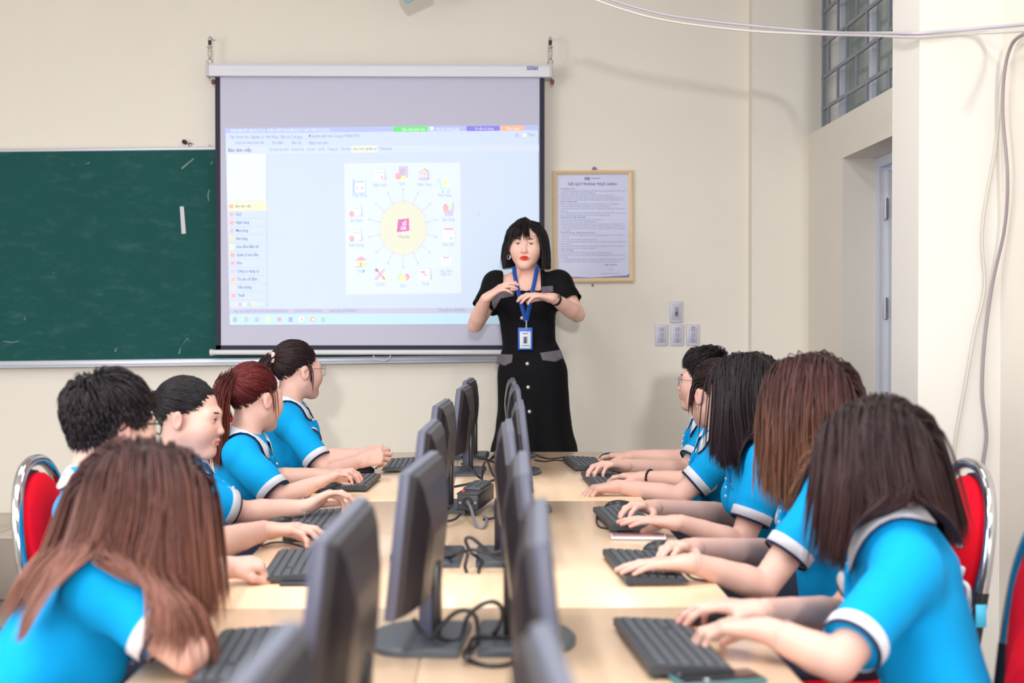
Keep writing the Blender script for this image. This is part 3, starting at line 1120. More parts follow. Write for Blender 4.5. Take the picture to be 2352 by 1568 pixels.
pc1 = [U(1380, -8, 6.2), U(1520, 32, 6.2), U(1700, 56, 6.15), U(1890, 73, 5.95), U(1980, 76, 5.5), U(2046, 76, 5.03), U(2088, 77, 4.84), U(2118, 76, 4.77), U(2240, 66, 4.74), U(2352, 56, 4.3), U(2460, 40, 3.6)]
cable('hanging_cable', pc1, 0.0062, M_cable_w, 'thick grey-white cable sagging across the top right corner', 'cables strung to the right pillar')
pc2 = [U(1345, -8, 6.2), U(1500, 41, 6.2), U(1700, 69, 6.15), U(1890, 79, 5.95), U(1980, 81, 5.5), U(2046, 83, 5.04), U(2088, 84, 4.85), U(2118, 83, 4.78), U(2240, 76, 4.76), U(2352, 70, 4.3), U(2460, 56, 3.6)]
cable('hanging_cable', pc2, 0.0055, mat('twisted_white_cable', (222, 216, 212), 0.5), 'thin white cable sagging just below the thick one',
      'cables strung to the right pillar')
pd1 = [U(2352, 78, 4.55), U(2325, 100, 4.66), U(2308, 160, 4.70), U(2303, 260, 4.72), U(2314, 400, 4.68), U(2308, 520, 4.72), U(2280, 650, 4.78), U(2262, 780, 4.79),
       U(2256, 900, 4.79), U(2266, 1000, 4.79), U(2256, 1090, 4.79), U(2250, 1300, 4.79)]
cable('drop_cable', pd1, 0.006, M_cable_g, 'dark grey cable hanging down the pillar, looping to the right', 'cables dropping down the pillar')
pd2 = [U(2330, 110, 4.78), U(2302, 180, 4.795), U(2290, 320, 4.795), U(2262, 480, 4.795), U(2256, 560, 4.795), U(2262, 660, 4.795), U(2240, 760, 4.795), U(2218, 880, 4.795),
       U(2200, 980, 4.795), U(2191, 1060, 4.795), U(2185, 1250, 4.795)]
cable('drop_cable', pd2, 0.005, mat('beige_cable_sheath', (200, 194, 184), 0.5), 'pale beige cable hanging down the pillar left of the grey one',
      'cables dropping down the pillar')

# ================================================================ TABLES
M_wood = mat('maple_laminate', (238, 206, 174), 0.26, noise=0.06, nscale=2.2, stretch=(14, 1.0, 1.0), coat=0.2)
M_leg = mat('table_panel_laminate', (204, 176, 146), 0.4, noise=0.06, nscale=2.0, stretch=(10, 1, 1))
TZ = 0.75
ROWY = [(4.825, 6.60), (3.045, 4.82), (1.265, 3.04)]
XSEAM0, XSEAM1 = -0.121, 0.046
XT0, XT1 = -0.615, 0.538
rown = ['nearest the teaching platform', 'in the middle of the row', 'nearest the camera']
for k, (y0, y1) in enumerate(ROWY):
    for (x0, x1, sd) in ((XT0, XSEAM0 - 0.0012, 'left'), (XSEAM1 + 0.0012, XT1, 'right')):
        t = thing('computer_table', 'light wood computer table on the %s side, %s' % (sd, rown[k]), 'table', ((x0 + x1) / 2, (y0 + y1) / 2, 0), 0,
                  'computer tables in two facing rows')
        w, l = x1 - x0, y1 - y0 - 0.003
        MB().rbox((0, 0, TZ - 0.0125), (w, l, 0.025), 0.0012, 1).build('table_top', M_wood, t)
        for sy in (-1, 1):
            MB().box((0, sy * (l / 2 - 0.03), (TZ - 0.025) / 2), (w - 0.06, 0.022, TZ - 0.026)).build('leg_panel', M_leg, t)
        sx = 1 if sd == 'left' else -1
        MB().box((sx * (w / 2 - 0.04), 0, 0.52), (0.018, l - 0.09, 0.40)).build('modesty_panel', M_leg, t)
    t = thing('cable_board', 'narrow wood board filling the gap between the tables, %s' % rown[k], 'board', ((XSEAM0 + XSEAM1) / 2, (y0 + y1) / 2, 0), 0,
              'boards between the table rows')
    MB().rbox((0, 0, TZ - 0.0125), (XSEAM1 - XSEAM0 - 0.0012, y1 - y0 - 0.003, 0.025), 0.0012, 1).build('board_top', M_wood, t)
    for sy in (-1, 1):
        MB().box((0, sy * ((y1 - y0) / 2 - 0.08), (TZ - 0.025) / 2), (0.1, 0.02, TZ - 0.026)).build('support_panel', M_leg, t)

# ================================================================ MONITORS
M_mon = mat('monitor_black_plastic', (44, 40, 46), 0.33, noise=0.03, nscale=30)
M_bez = mat('monitor_bezel_grey', (84, 86, 108), 0.4)
M_top = mat('monitor_top_grey', (100, 104, 120), 0.45)
M_scr = mat('monitor_screen_dark', (16, 16, 20), 0.12)
M_base = mat('monitor_base_plastic', (70, 76, 84), 0.42)
PW, PH, PB, TILT = 0.43, 0.264, 0.083, math.radians(6)


def make_monitor():
    t = thing('monitor', 'monitor', 'monitor')
    # base: rounded in front, cut straight behind
    pts = []
    for k in range(17):
        an = PI + PI * k / 16
        pts.append((0.13 * math.cos(an), -0.01 + 0.085 * math.sin(an)))
    pts += [(0.13, 0.091), (-0.13, 0.091)]
    g = MB().prism(pts, 0.0, 0.010, 'z')
    inner = [(x * 0.93, y * 0.93) for x, y in pts]
    g.loft([[(x, y, 0.010) for x, y in pts], [(x, y, 0.016) for x, y in inner]])
    g.build('base', M_base, t)
    g = MB().rbox((0, 0.018, 0.12), (0.058, 0.026, 0.215), 0.004, 2)
    g.build('neck', M_bez, t)
    MB().rbox((0, 0.036, 0.085), (0.05, 0.016, 0.14), 0.004, 2).build('neck_cover', M_mon, t)
    M = Matrix.Translation((0, -0.022, PB)) @ Matrix.Rotation(-TILT, 4, 'X')
    # bezel with the screen set into it
    zc = PH / 2
    g = MB().rbox((0, 0.0, zc), (PW, 0.020, PH), 0.003, 2, M=M)
    pn = g.build('bezel', M_bez, t)
    MB().box((0, -0.0105, zc + 0.004), (PW - 0.032, 0.002, PH - 0.040), M=M).build('screen', M_scr, pn)
    MB().box((0, 0.0, PH + 0.0004), (PW - 0.01, 0.016, 0.0012), M=M).build('top_edge', M_top, pn)
    # back shell: thin at the top, swelling towards the lower middle
    rings = []
    for (w, z0, z1, y) in ((PW - 0.006, 0.004, PH - 0.004, 0.010), (PW - 0.02, 0.008, PH - 0.006, 0.020), (PW - 0.06, 0.014, PH - 0.03, 0.032),
                           (PW - 0.13, 0.022, PH - 0.085, 0.046), (PW - 0.2, 0.03, PH - 0.12, 0.052)):
        hw = w / 2
        rings.append([M @ Vector(p) for p in ((-hw, y, z0), (hw, y, z0), (hw, y, z0 * 0.3 + z1 * 0.7), (hw * 0.93, y, z1), (-hw * 0.93, y, z1),
                                              (-hw, y, z0 * 0.3 + z1 * 0.7))])
    g = MB().loft(rings)
    for q in range(len(g.smooth)):
        g.smooth[q] = False
    bs = g.build('back_shell', M_mon, t)
    MB().rbox((0, 0.031, PH - 0.052), (0.032, 0.004, 0.016), 0.0015, 1, M=M).build('badge', mat('badge_silver', (165, 168, 185), 0.35, metal=0.3), bs)
    MB().rbox((0.0, 0.046, 0.045), (0.03, 0.02, 0.016), 0.002, 1, M=M).build('video_plug', mat('blue_plug', (40, 52, 130), 0.5), bs)
    return t


mon0 = make_monitor()
ORD = ['farthest', 'second from the platform', 'third from the platform', 'fourth from the platform', 'fifth from the platform', 'sixth from the platform', 'nearest the camera']
# (x of the panel's top edge, depth of its middle, clockwise turn)
LM = [(-0.090, 6.36, 3.5), (-0.103, 5.70, 3.7), (-0.156, 4.64, 3.5), (-0.158, 3.66, 2.3), (-0.136, 2.72, 5), (-0.208, 1.96, 2.2), (-0.196, 1.07, 3)]
RM = [(0.131, 6.36, 0), (0.133, 5.70, 0), (0.122, 4.57, 0.8), (0.070, 3.66, 0.3), (0.082, 2.72, 1), (0.085, 1.94, 2), (0.068, 1.06, -2.5)]
MON_AT = {}
first = True
for k in range(7):
    for sd, (tx, yn, yw) in (('left', LM[k]), ('right', RM[k])):
        o = mon0 if first else copy_tree(mon0)
        first = False
        s = -1 if sd == 'left' else 1
        ox = tx + (0.005 if sd == 'left' else -0.005)
        yc = yn
        o.location = (ox, yc, TZ + 0.0005)
        o.rotation_euler = (0, 0, (-PI / 2 if sd == 'left' else PI / 2) + math.radians(-yw))
        tag(o, 'black desktop monitor in the %s row of monitors, %s' % (sd, ORD[k]), 'monitor', 'monitors back to back along the tables')
        MON_AT[(sd, k)] = Vector((ox, yc, TZ))

# ================================================================ KEYBOARDS
M_kb = mat('keyboard_black', (52, 54, 62), 0.45)
M_key = mat('key_charcoal', (74, 80, 88), 0.5)


def make_keyboard():
    t = thing('keyboard', 'keyboard', 'keyboard')
    L, W = 0.40, 0.148
    sec = [(-W / 2, 0.0), (W / 2, 0.0), (W / 2, 0.014), (W / 2 - 0.006, 0.016), (-W / 2 + 0.006, 0.008), (-W / 2, 0.005)]
    MB().prism(sec, -L / 2, L / 2, 'x').build('case', M_kb, t)
    slope = (0.016 - 0.008) / (W - 0.012)

    def keymesh(w, d):
        a, b2 = w / 2 - 0.0008, d / 2 - 0.0008
        i, j = a - 0.0015, b2 - 0.0015
        return [(-a, -b2, 0), (a, -b2, 0), (a, b2, 0), (-a, b2, 0), (-i, -j, 0.004), (i, -j, 0.004), (i, j, 0.004), (-i, j, 0.004)], \
            [(0, 1, 5, 4), (1, 2, 6, 5), (2, 3, 7, 6), (3, 0, 4, 7), (4, 5, 6, 7)]
    cache = {}

    def key(x, r, w=1.0):
        pit = 0.0178
        if w not in cache:
            vs, fs = keymesh(pit * w, 0.0195)
            o = MB().add(vs, fs).build('key', M_key, t)
            cache[w] = o.data
        else:
            o = link('key', cache[w], t)
        y = -W / 2 + 0.018 + r * 0.0215
        o.location = (x + pit * w / 2, y, 0.0083 + (y + W / 2 - 0.006) * slope)
        o.rotation_euler = (math.atan(slope), 0, 0)
    p = 0.0178
    x0 = -L / 2 + 0.010
    key(x0, 0, 1.25); key(x0 + 1.25 * p, 0, 1.25); key(x0 + 2.5 * p, 0, 1.25); key(x0 + 3.75 * p, 0, 6.25); key(x0 + 10 * p, 0, 1.25)
    key(x0 + 11.25 * p, 0, 1.25); key(x0 + 12.5 * p, 0, 1.25); key(x0 + 13.75 * p, 0, 1.25)
    for r, (off, n, endw) in enumerate([(2.25, 10, 2.75), (1.75, 11, 2.25), (1.5, 12, 1.5), (1.0, 12, 2.0)], 1):
        key(x0, r, off)
        for q in range(n):
            key(x0 + (off + q) * p, r)
        key(x0 + (off + n) * p, r, endw)
    for q in range(14):
        key(x0 + q * 1.07 * p, 5)
    xb = x0 + 15.3 * p
    for r in range(6):
        for q in range(6 if r != 2 else 4):
            key(xb + (q + (2 if r == 2 else 0)) * p, r)
    MB().box((L / 2 - 0.06, -W / 2 + 0.001, 0.004), (0.02, 0.003, 0.005)).build('red_tab', mat('red_tab', (225, 70, 50), 0.5), t)
    for sx in (-1, 1):
        MB().box((sx * (L / 2 - 0.03), W / 2 - 0.015, -0.0035), (0.03, 0.012, 0.009)).build('foot', M_kb, t)
    return t


kb0 = make_keyboard()
KB = [('L', 566, 1506, 2), ('L', 688, 1296, 2), ('L', 724, 1197, 0), ('L', 813, 1108, -3), ('L', 926, 1067, 0),
      ('R', 1538, 1482, 4), ('R', 1478, 1301, 3), ('R', 1437, 1192, 3), ('R', 1392, 1103, 2), ('R', 1346, 1064, 4)]
KBL = {('L', 0): 'black keyboard before the auburn-haired student nearest the camera on the left',
       ('L', 1): 'black keyboard with a phone beneath its edge, beside the fist on the left table',
       ('L', 2): 'black keyboard under the lifted hand with a beaded bracelet',
       ('L', 3): 'black keyboard being typed on by the red-haired student',
       ('L', 4): 'black keyboard beside the clasped hands at the far left',
       ('R', 0): 'black keyboard beside the teal phone, nearest the camera on the right',
       ('R', 1): 'black keyboard under the flat hand of the auburn-haired student on the right',
       ('R', 2): 'black keyboard with a white phone lying at its edge on the right table',
       ('R', 3): 'black keyboard mostly hidden under the hands with a black bead bracelet',
       ('R', 4): 'black keyboard typed on by the young man at the far right'}
first = True
cnt = {'L': 0, 'R': 0}
KB_AT = {}
for sd, px, py, yw in KB:
    p = T(px, py, TZ + 0.012)
    o = kb0 if first else copy_tree(kb0)
    first = False
    o.location = (p.x, p.y, TZ + 0.0085)
    o.rotation_euler = (0, 0, (-PI / 2 if sd == 'L' else PI / 2) + math.radians(yw))
    tag(o, KBL[(sd, cnt[sd])], 'keyboard', 'keyboards in front of the students')
    KB_AT[(sd, cnt[sd])] = o.location.copy()
    cnt[sd] += 1

# ================================================================ MICE
M_mouse = mat('mouse_black', (34, 36, 44), 0.3)


def make_mouse():
    t = thing('computer_mouse', 'mouse', 'mouse')
    rings = []
    for k in range(9):
        u = k / 8.0
        y = -0.052 + 0.104 * u
        wid = 0.030 * (0.62 + 0.38 * math.sin(PI * min(1, u * 0.9 + 0.12))) * (0.35 + 0.65 * min(1, math.sqrt(max(0.001, 1 - (2 * u - 1) ** 6))))
        hgt = 0.036 * (math.sin(PI * (0.12 + 0.72 * (1 - u) ** 0.8)) ** 0.7)
        ring = []
        for q in range(12):
            an = PI * q / 11
            ring.append((wid * math.cos(an), y, max(0.001, hgt * math.sin(an) ** 0.75 + 0.001)))
        rings.append(ring)
    g = MB().loft(rings)
    g.build('shell', M_mouse, t)
    MB().cyl((-0.004, 0.030, 0.0225), (0.004, 0.030, 0.0225), 0.009, 12).build('scroll_wheel', mat('wheel_red', (190, 62, 48), 0.5), t)
    MB().tube([(-0.012, 0.05, 0.012), (-0.004, 0.015, 0.0305), (0.0, 0.0, 0.034)], 0.0006, 4).build('button_seam', M_kb, t)
    return t


ms0 = make_mouse()
MS = [('L', 692, 1231, 'black mouse under the hand of the boy with black hair', 20), ('L', 632, 1197, 'dark mouse behind the boy\'s forearm on the left table', 0),
      ('L', 750, 1122, 'black mouse beside the red-haired student\'s keyboard', 20), ('L', 830, 1081, 'black mouse beside the clasped hands at the far left', 10),
      ('R', 1614, 1418, 'black mouse with red wheel held by the student nearest the camera on the right', 14),
      ('R', 1522, 1262, 'black mouse held by the auburn-haired student on the right', 10), ('R', 1424, 1166, 'black mouse held by the long-haired student beside the white phone', 8),
      ('R', 1402, 1088, 'black mouse beside the hand with a black bead bracelet', 6), ('R', 1404, 1052, 'black mouse under the young man\'s far hand', 4)]
first = True
MOUSE_AT = []
for sd, px, py, lab_, yw in MS:
    p = T(px, py, TZ + 0.012)
    o = ms0 if first else copy_tree(ms0)
    first = False
    o.location = (p.x, p.y, TZ + 0.001)
    o.rotation_euler = (0, 0, (-PI / 2 if sd == 'L' else PI / 2) + math.radians(yw))
    tag(o, lab_, 'mouse', 'mice on the computer tables')
    MOUSE_AT.append(o.location.copy())

# ================================================================ PHONES
def phone(px, py, rz, label, body, face, z=TZ):
    p = T(px, py, z + 0.006)
    t = thing('smartphone', label, 'phone', (p.x, p.y, z + 0.0005), rz, 'phones lying on the tables')
    MB().rbox((0, 0, 0.0045), (0.075, 0.155, 0.009), 0.004, 2).build('case', body, t)
    MB().rbox((0, 0, 0.0092), (0.067, 0.146, 0.0012), 0.0005, 1).build('screen', face, t)
    MB().cyl((0.022, 0.062, 0.0095), (0.022, 0.062, 0.0103), 0.004, 12).build('camera_dot', M_slot, t)
    return t


phone(1648, 1556, PI / 2 + 0.25, 'smartphone in a teal case lying nearest the camera', mat('teal_phone_case', (70, 120, 125), 0.35), mat('phone_black_glass', (22, 24, 28), 0.1))
phone(1466, 1231, PI / 2 - 0.08, 'white smartphone lying beside the keyboard on the right table', mat('white_phone_edge', (225, 225, 235), 0.3),
      mat('pink_phone_face', (170, 130, 135), 0.15))
phone(722, 1334, PI / 2, 'dark smartphone lying half under the keyboard on the left table', mat('dark_phone_case', (46, 46, 60), 0.3), mat('phone_black_glass'))

# ================================================================ POWER STRIP AND CABLES
M_cord = mat('black_cord', (36, 33, 38), 0.45)
pa, pb = T(1062, 1196, TZ), T(1122, 1150, TZ)
mid = (pa + pb) / 2
dirv = (pb - pa)
rz = math.atan2(dirv.y, dirv.x)
st = thing('power_strip', 'black multi-socket power strip lying between the monitor bases', 'power strip', (mid.x, mid.y, TZ + 0.018), rz)
LEN = 0.30
MB().rbox((0, 0, 0.026), (LEN, 0.068, 0.050), 0.004, 2).build('body', mat('strip_black', (44, 44, 50), 0.45, bump=0.1, bscale=300), st)
MB().rbox((-0.01, 0, 0.053), (LEN * 0.94, 0.072, 0.006), 0.002, 1).build('lid', mat('strip_lid', (58, 58, 64), 0.45), st)
for k in range(5):
    o = MB().rbox((-0.06 + k * 0.042, 0, 0.060), (0.034, 0.058, 0.012), 0.005, 2).build('outlet', M_base, st)
    MB().box((-0.06 + k * 0.042, 0.012, 0.0665), (0.012, 0.004, 0.002)).box((-0.06 + k * 0.042, -0.012, 0.0665), (0.012, 0.004, 0.002)).build('slot', M_dark, o)
MB().rbox((-0.115, 0.02, 0.058), (0.012, 0.010, 0.008), 0.002, 1).build('red_switch', mat('red_switch', (230, 50, 45), 0.4), st)
for sy in (-1, 1):
    MB().cyl((-LEN / 2 - 0.002, sy * 0.024, 0.026), (-LEN / 2 + 0.004, sy * 0.024, 0.026), 0.004, 8).build('screw', M_zinc, st)
MB().tube([(-LEN / 2 - 0.001, 0.014 * math.cos(k * PI / 6), 0.028 + 0.014 * math.sin(k * PI / 6)) for k in range(12)], 0.0025, 6, closed=True).build('cord_gland', M_dark, st)

GC = 'cords lying between the monitors'
e0 = st.location + Vector((math.cos(rz) * -LEN / 2, math.sin(rz) * -LEN / 2, 0.028))


def cord(pts, label, r=0.0042, m=None):
    z0 = TZ + r + 0.0005
    pts = [Vector((p[0], p[1], max(p[2], z0))) for p in pts]
    g = MB().tube(smoothpath(spline(pts, 8), 2), r, 8)
    return tag(g.build('loose_cable', m or M_cord), label, 'cable', GC)


cord([e0, e0 + Vector((0.01, -0.06, -0.01)), T(1095, 1212, TZ), T(1112, 1214, TZ), T(1118, 1196, TZ), T(1112, 1190, TZ)],
     'grey cord curling out of the end of the power strip', 0.005, mat('grey_cord', (112, 112, 122), 0.4))
# cords looping between the fifth pair of monitors
Y5 = 2.66
cord([U(950, 1420, Y5), U(965, 1448, Y5), U(990, 1462, Y5), U(1010, 1440, Y5), U(1045, 1407, Y5), U(1075, 1402, Y5), U(1094, 1420, Y5), U(1097, 1460, Y5),
      U(1092, 1482, Y5 - .03), U(1075, 1500, 2.6), T(1072, 1508, TZ + 0.018)],
     'black cord looping up between the fifth pair of monitors, left loop')
cord([U(1000, 1458, Y5 - 0.03), T(1025, 1470, TZ + 0.02), T(1058, 1465, TZ + 0.02), U(1072, 1420, Y5), U(1100, 1392, Y5), U(1130, 1381, Y5), U(1150, 1392, Y5), U(1154, 1415, Y5),
      U(1143, 1444, Y5), T(1130, 1460, TZ + 0.02)],
     'black cord looping up between the fifth pair of monitors, taller right loop')
cord([T(1195, 1470, TZ + 0.02), T(1150, 1462, TZ + 0.02), T(1092, 1463, TZ + 0.02), T(1077, 1485, TZ + 0.01), T(1066, 1508, TZ), T(1085, 1525, TZ), T(1120, 1534, TZ), T(1160, 1533, TZ),
      T(1185, 1522, TZ)], 'black cord lying in front of the fifth right monitor base')
# between the fourth pair
Y4 = 3.45
cord([U(1004, 1232, Y4), U(1020, 1254, Y4), U(1050, 1268, Y4), U(1066, 1266, Y4), U(1074, 1272, Y4 - .05), T(1068, 1300, TZ + 0.018), T(1072, 1317, TZ + 0.001)],
     'black cord running from the fourth left monitor to the gap between bases')
cord([T(998, 1276, TZ + 0.018), T(1030, 1280, TZ + 0.018), U(1060, 1268, Y4), U(1085, 1262, Y4), U(1120, 1270, Y4), U(1150, 1266, Y4), U(1156, 1258, Y4)],
     'black cord lying across the fourth pair of monitor bases')
cord([U(1078, 1262, Y4), U(1070, 1245, Y4), U(1072, 1235, Y4), U(1085, 1236, Y4), U(1108, 1255, Y4), U(1130, 1276, Y4), U(1150, 1283, Y4), U(1165, 1270, Y4)],
     'black cord arching above the fourth pair of monitor bases')
cord([U(1082, 1270, Y4), T(1095, 1278, TZ + 0.02), T(1108, 1290, TZ + 0.018), T(1100, 1310, TZ + 0.001), T(1100, 1318, TZ)],
     'black cord ends hanging over the fourth pair of monitor bases')
# between the third pair, behind the power strip
cord([U(1010, 1160, 4.42), U(1012, 1175, 4.42), T(1008, 1186, TZ + 0.018), T(1025, 1196, TZ + 0.018), T(1045, 1192, TZ + 0.018), T(1058, 1180, TZ + 0.018)],
     'black cord curling on the third left monitor base beside the power strip')
cord([T(1022, 1168, TZ + 0.018), T(1048, 1168, TZ + 0.01)], 'short black cord running behind the power strip')
cord([T(1110, 1196, TZ), T(1130, 1190, TZ + 0.01), T(1150, 1184, TZ + 0.018), T(1160, 1180, TZ + 0.018)], 'black cord passing from the power strip to the third right monitor')
# between the second pair
Y2 = 5.45
cord([U(1058, 1064, Y2), U(1080, 1075, Y2), U(1098, 1094, Y2), U(1106, 1108, Y2), U(1108, 1118, Y2 - .1)], 'black cord slanting down from the second left monitor')
cord([T(1022, 1112, TZ), T(1030, 1121, TZ), T(1060, 1117, TZ), T(1095, 1107, TZ + 0.014), T(1108, 1116, TZ), T(1120, 1110, TZ), T(1145, 1101, TZ)],
     'black cord lying along the second left monitor base')
cord([T(1107, 1116, TZ), U(1108, 1085, Y2), U(1112, 1064, Y2), U(1120, 1060, Y2), U(1126, 1075, Y2), U(1135, 1094, Y2), T(1146, 1100, TZ)],
     'black cord arching between the second pair of monitors')
cord([T(1060, 1050, TZ + 0.02), T(1085, 1048, TZ + 0.02), T(1105, 1052, TZ + 0.02), T(1125, 1060, TZ), T(1145, 1066, TZ)], 'black cord tangle on the farthest left monitor base')
cord([T(1125, 1058, TZ), T(1135, 1048, TZ), T(1146, 1041, TZ)], 'short black cord at the far edge of the tables')
cord([T(1222, 1041, TZ), T(1250, 1053, TZ), T(1275, 1054, TZ), T(1300, 1050, TZ)], 'black keyboard cord running to the far right keyboard', 0.003)
cord([T(1228, 1058, TZ), T(1250, 1061, TZ), T(1275, 1058, TZ), T(1302, 1060, TZ)], 'second thin black cord running to the far right keyboard', 0.003)
# keyboard and mouse cords near the students
cord([T(862, 1077, TZ), U(872, 1068, 5.95), U(876, 1058, 5.95), U(882, 1066, 5.95), T(888, 1082, TZ)], 'thin black mouse cord looping beside the far left keyboard', 0.0025)
cord([T(600, 1256, TZ), T(625, 1248, TZ), T(660, 1248, TZ), T(690, 1256, TZ), T(712, 1262, TZ)], 'thin black mouse cord lying beside the second left keyboard', 0.0025)
cord([T(702, 1150, TZ), T(715, 1132, TZ), T(728, 1127, TZ), T(742, 1126, TZ)], 'thin black mouse cord beside the red-haired student', 0.0025)
cord([T(1545, 1285, TZ), T(1570, 1310, TZ), T(1590, 1330, TZ), T(1640, 1338, TZ)], 'thin black cord trailing from the second right keyboard', 0.0025)
cord([T(1372, 1182, TZ), T(1370, 1200, TZ), T(1378, 1212, TZ), T(1395, 1216, TZ)], 'thin black cord under the edge of the third right keyboard', 0.003)

# ================================================================ CHAIRS
M_red = mat('red_chair_velour', (214, 12, 36), 0.9, noise=0.06, nscale=60, spec=0.15)
M_chr = mat('chrome_tube', (200, 200, 205), 0.12, metal=1.0)
M_sleeve = mat('black_tube_sleeve', (24, 24, 30), 0.45)


def make_chair():
    """faces local +X; origin on the floor under the seat"""
    t = thing('banquet_chair', 'chair', 'chair')
    xb = -0.22

    def back(y, z):
        return (xb - (z - 0.45) * 0.14, y, z)
    up = [back(-0.185, 0.42), back(-0.19, 0.56), back(-0.20, 0.70)]
    hoop = [back(-0.20, 0.70), back(-0.203, 0.78), back(-0.19, 0.87), back(-0.15, 0.945), back(-0.085, 0.988), back(0, 1.0), back(0.085, 0.988), back(0.15, 0.945), back(0.19, 0.87),
            back(0.203, 0.78), back(0.20, 0.70)]
    MB().tube(spline(hoop, 4), 0.0145, 12).build('back_hoop', M_chr, t)
    for s in (-1, 1):
        MB().tube(spline([back(s * 0.20, 0.71), back(s * 0.19, 0.56), back(s * 0.185, 0.44), (xb - 0.02, s * 0.185, 0.25), (xb - 0.06, s * 0.19, 0.0)], 4), 0.0165, 10).build('rear_leg', M_sleeve, t)
        MB().tube(spline([(xb + 0.02, s * 0.18, 0.41), (0.1, s * 0.18, 0.415), (0.17, s * 0.18, 0.38), (0.20, s * 0.185, 0.2), (0.215, s * 0.19, 0.0)], 4), 0.0125, 10).build('front_leg', M_chr, t)
    # teardrop cushion inside the hoop
    out = []
    for k in range(28):
        an = 2 * PI * k / 28
        z = 0.745 + 0.225 * math.cos(an)
        f = (z - 0.52) / 0.45
        wy = 0.055 + 0.115 * min(1.0, max(0.0, f * 1.25)) ** 0.8
        out.append((wy * math.sin(an) * (1.0 if abs(math.sin(an)) > 0.1 else 1.0), z))
    rings = []
    for (sc, dx) in ((0.90, -0.018), (1.0, -0.008), (1.0, 0.012), (0.93, 0.03), (0.7, 0.044), (0.3, 0.050)):
        rings.append([(back(0, z)[0] + dx, y * sc, 0.745 + (z - 0.745) * sc) for y, z in out])
    cu = MB().loft(rings).build('back_cushion', M_red, t)
    MB().tube([(back(0, z)[0] - 0.012, y * 1.01, 0.745 + (z - 0.745) * 1.01) for y, z in out], 0.006, 6, closed=True).build('piping', mat('blue_piping', (40, 62, 100), 0.5), cu)
    # seat
    seat = [(0.205 * math.copysign(abs(math.cos(2 * PI * k / 28)) ** 0.7, math.cos(2 * PI * k / 28)),
             0.205 * math.copysign(abs(math.sin(2 * PI * k / 28)) ** 0.7, math.sin(2 * PI * k / 28))) for k in range(28)]
    rings = [[(x * s_, y * s_, z) for x, y in seat] for s_, z in ((0.93, 0.42), (1.0, 0.43), (1.0, 0.455), (0.94, 0.475), (0.6, 0.485))]
    MB().loft(rings).build('seat', M_red, t)
    MB().tube([(0.20, -0.185, 0.17), (0.20, 0.185, 0.17)], 0.009, 8).build('stretcher', M_chr, t)
    MB().tube([(-0.25, -0.185, 0.17), (-0.25, 0.185, 0.17)], 0.009, 8).build('stretcher', M_chr, t)
    for y in (-0.13, 0.13):
        MB().tube([back(math.copysign(0.055, y), 0.60), back(math.copysign(0.19, y), 0.56)], 0.008, 8).build('cushion_bracket', M_chr, t)
    return t


ch0 = make_chair()
# (side, x of the chair origin, depth, turn, label)
CH = [('L', -0.82, 2.72, 4, 'red cushioned chair hidden behind the auburn-haired student nearest the camera, left side'),
      ('L', -0.88, 3.72, 0, 'red cushioned chair with chrome hoop behind the black-haired boy'),
      ('L', -0.80, 4.42, -4, 'red cushioned chair of the dark ponytailed student seen in profile'),
      ('L', -0.815, 5.33, 2, 'red cushioned chair of the red-haired student'),
      ('L', -0.82, 6.02, 0, 'red cushioned chair of the far left student with glasses'),
      ('R', 0.80, 2.66, 0, 'red cushioned chair at the right picture edge'),
      ('R', 0.94, 3.60, 0, 'red cushioned chair with chrome hoop and blue sticker on the right'),
      ('R', 0.86, 4.36, 0, 'red cushioned chair of the long black-haired student on the right'),
      ('R', 0.86, 5.20, 0, 'red cushioned chair of the half hidden student on the right'),
      ('R', 0.90, 5.92, 0, 'red cushioned chair of the young man with glasses')]
first = True
for sd, x, y, tw, lab_ in CH:
    o = ch0 if first else copy_tree(ch0)
    first = False
    o.location = (x, y, 0)
    o.rotation_euler = (0, 0, (0 if sd == 'L' else PI) + math.radians(tw))
    tag(o, lab_, 'chair', 'red cushioned chairs along the tables')
    if 'sticker' in lab_:
        M = Matrix.Translation((0, 0, 0))
        z = 0.655
        MB().rbox((-0.22 - (z - 0.45) * 0.14 + 0.0, 0.196 + 0.017, z), (0.026, 0.003, 0.055), 0.001, 1).build('blue_sticker', mat('blue_sticker', (70, 185, 225), 0.4), o)
# white strap hung on the second right chair
hk = MB()
hk.tube(spline([U(2200, 1250, 3.5), U(2222, 1258, 3.48), U(2222, 1285, 3.48), U(2205, 1320, 3.48), U(2198, 1330, 3.5)], 6), 0.009, 8)
hk.tube(spline([U(2206, 1333, 3.48), U(2222, 1345, 3.46), U(2226, 1370, 3.46), U(2224, 1400, 3.48), U(2222, 1440, 3.5)], 6), 0.006, 8)
tag(hk.build('strap_handle', mat('white_strap', (222, 220, 230), 0.4)), 'white looped handle hanging beside the blue-stickered chair on the right', 'handle')

# ================================================================ IMPLICIT-SURFACE TOOLKIT (for bodies and clothes)
def nv(v):
    v = np.asarray(v, dtype=np.float64)
    return v / max(1e-9, np.linalg.norm(v))


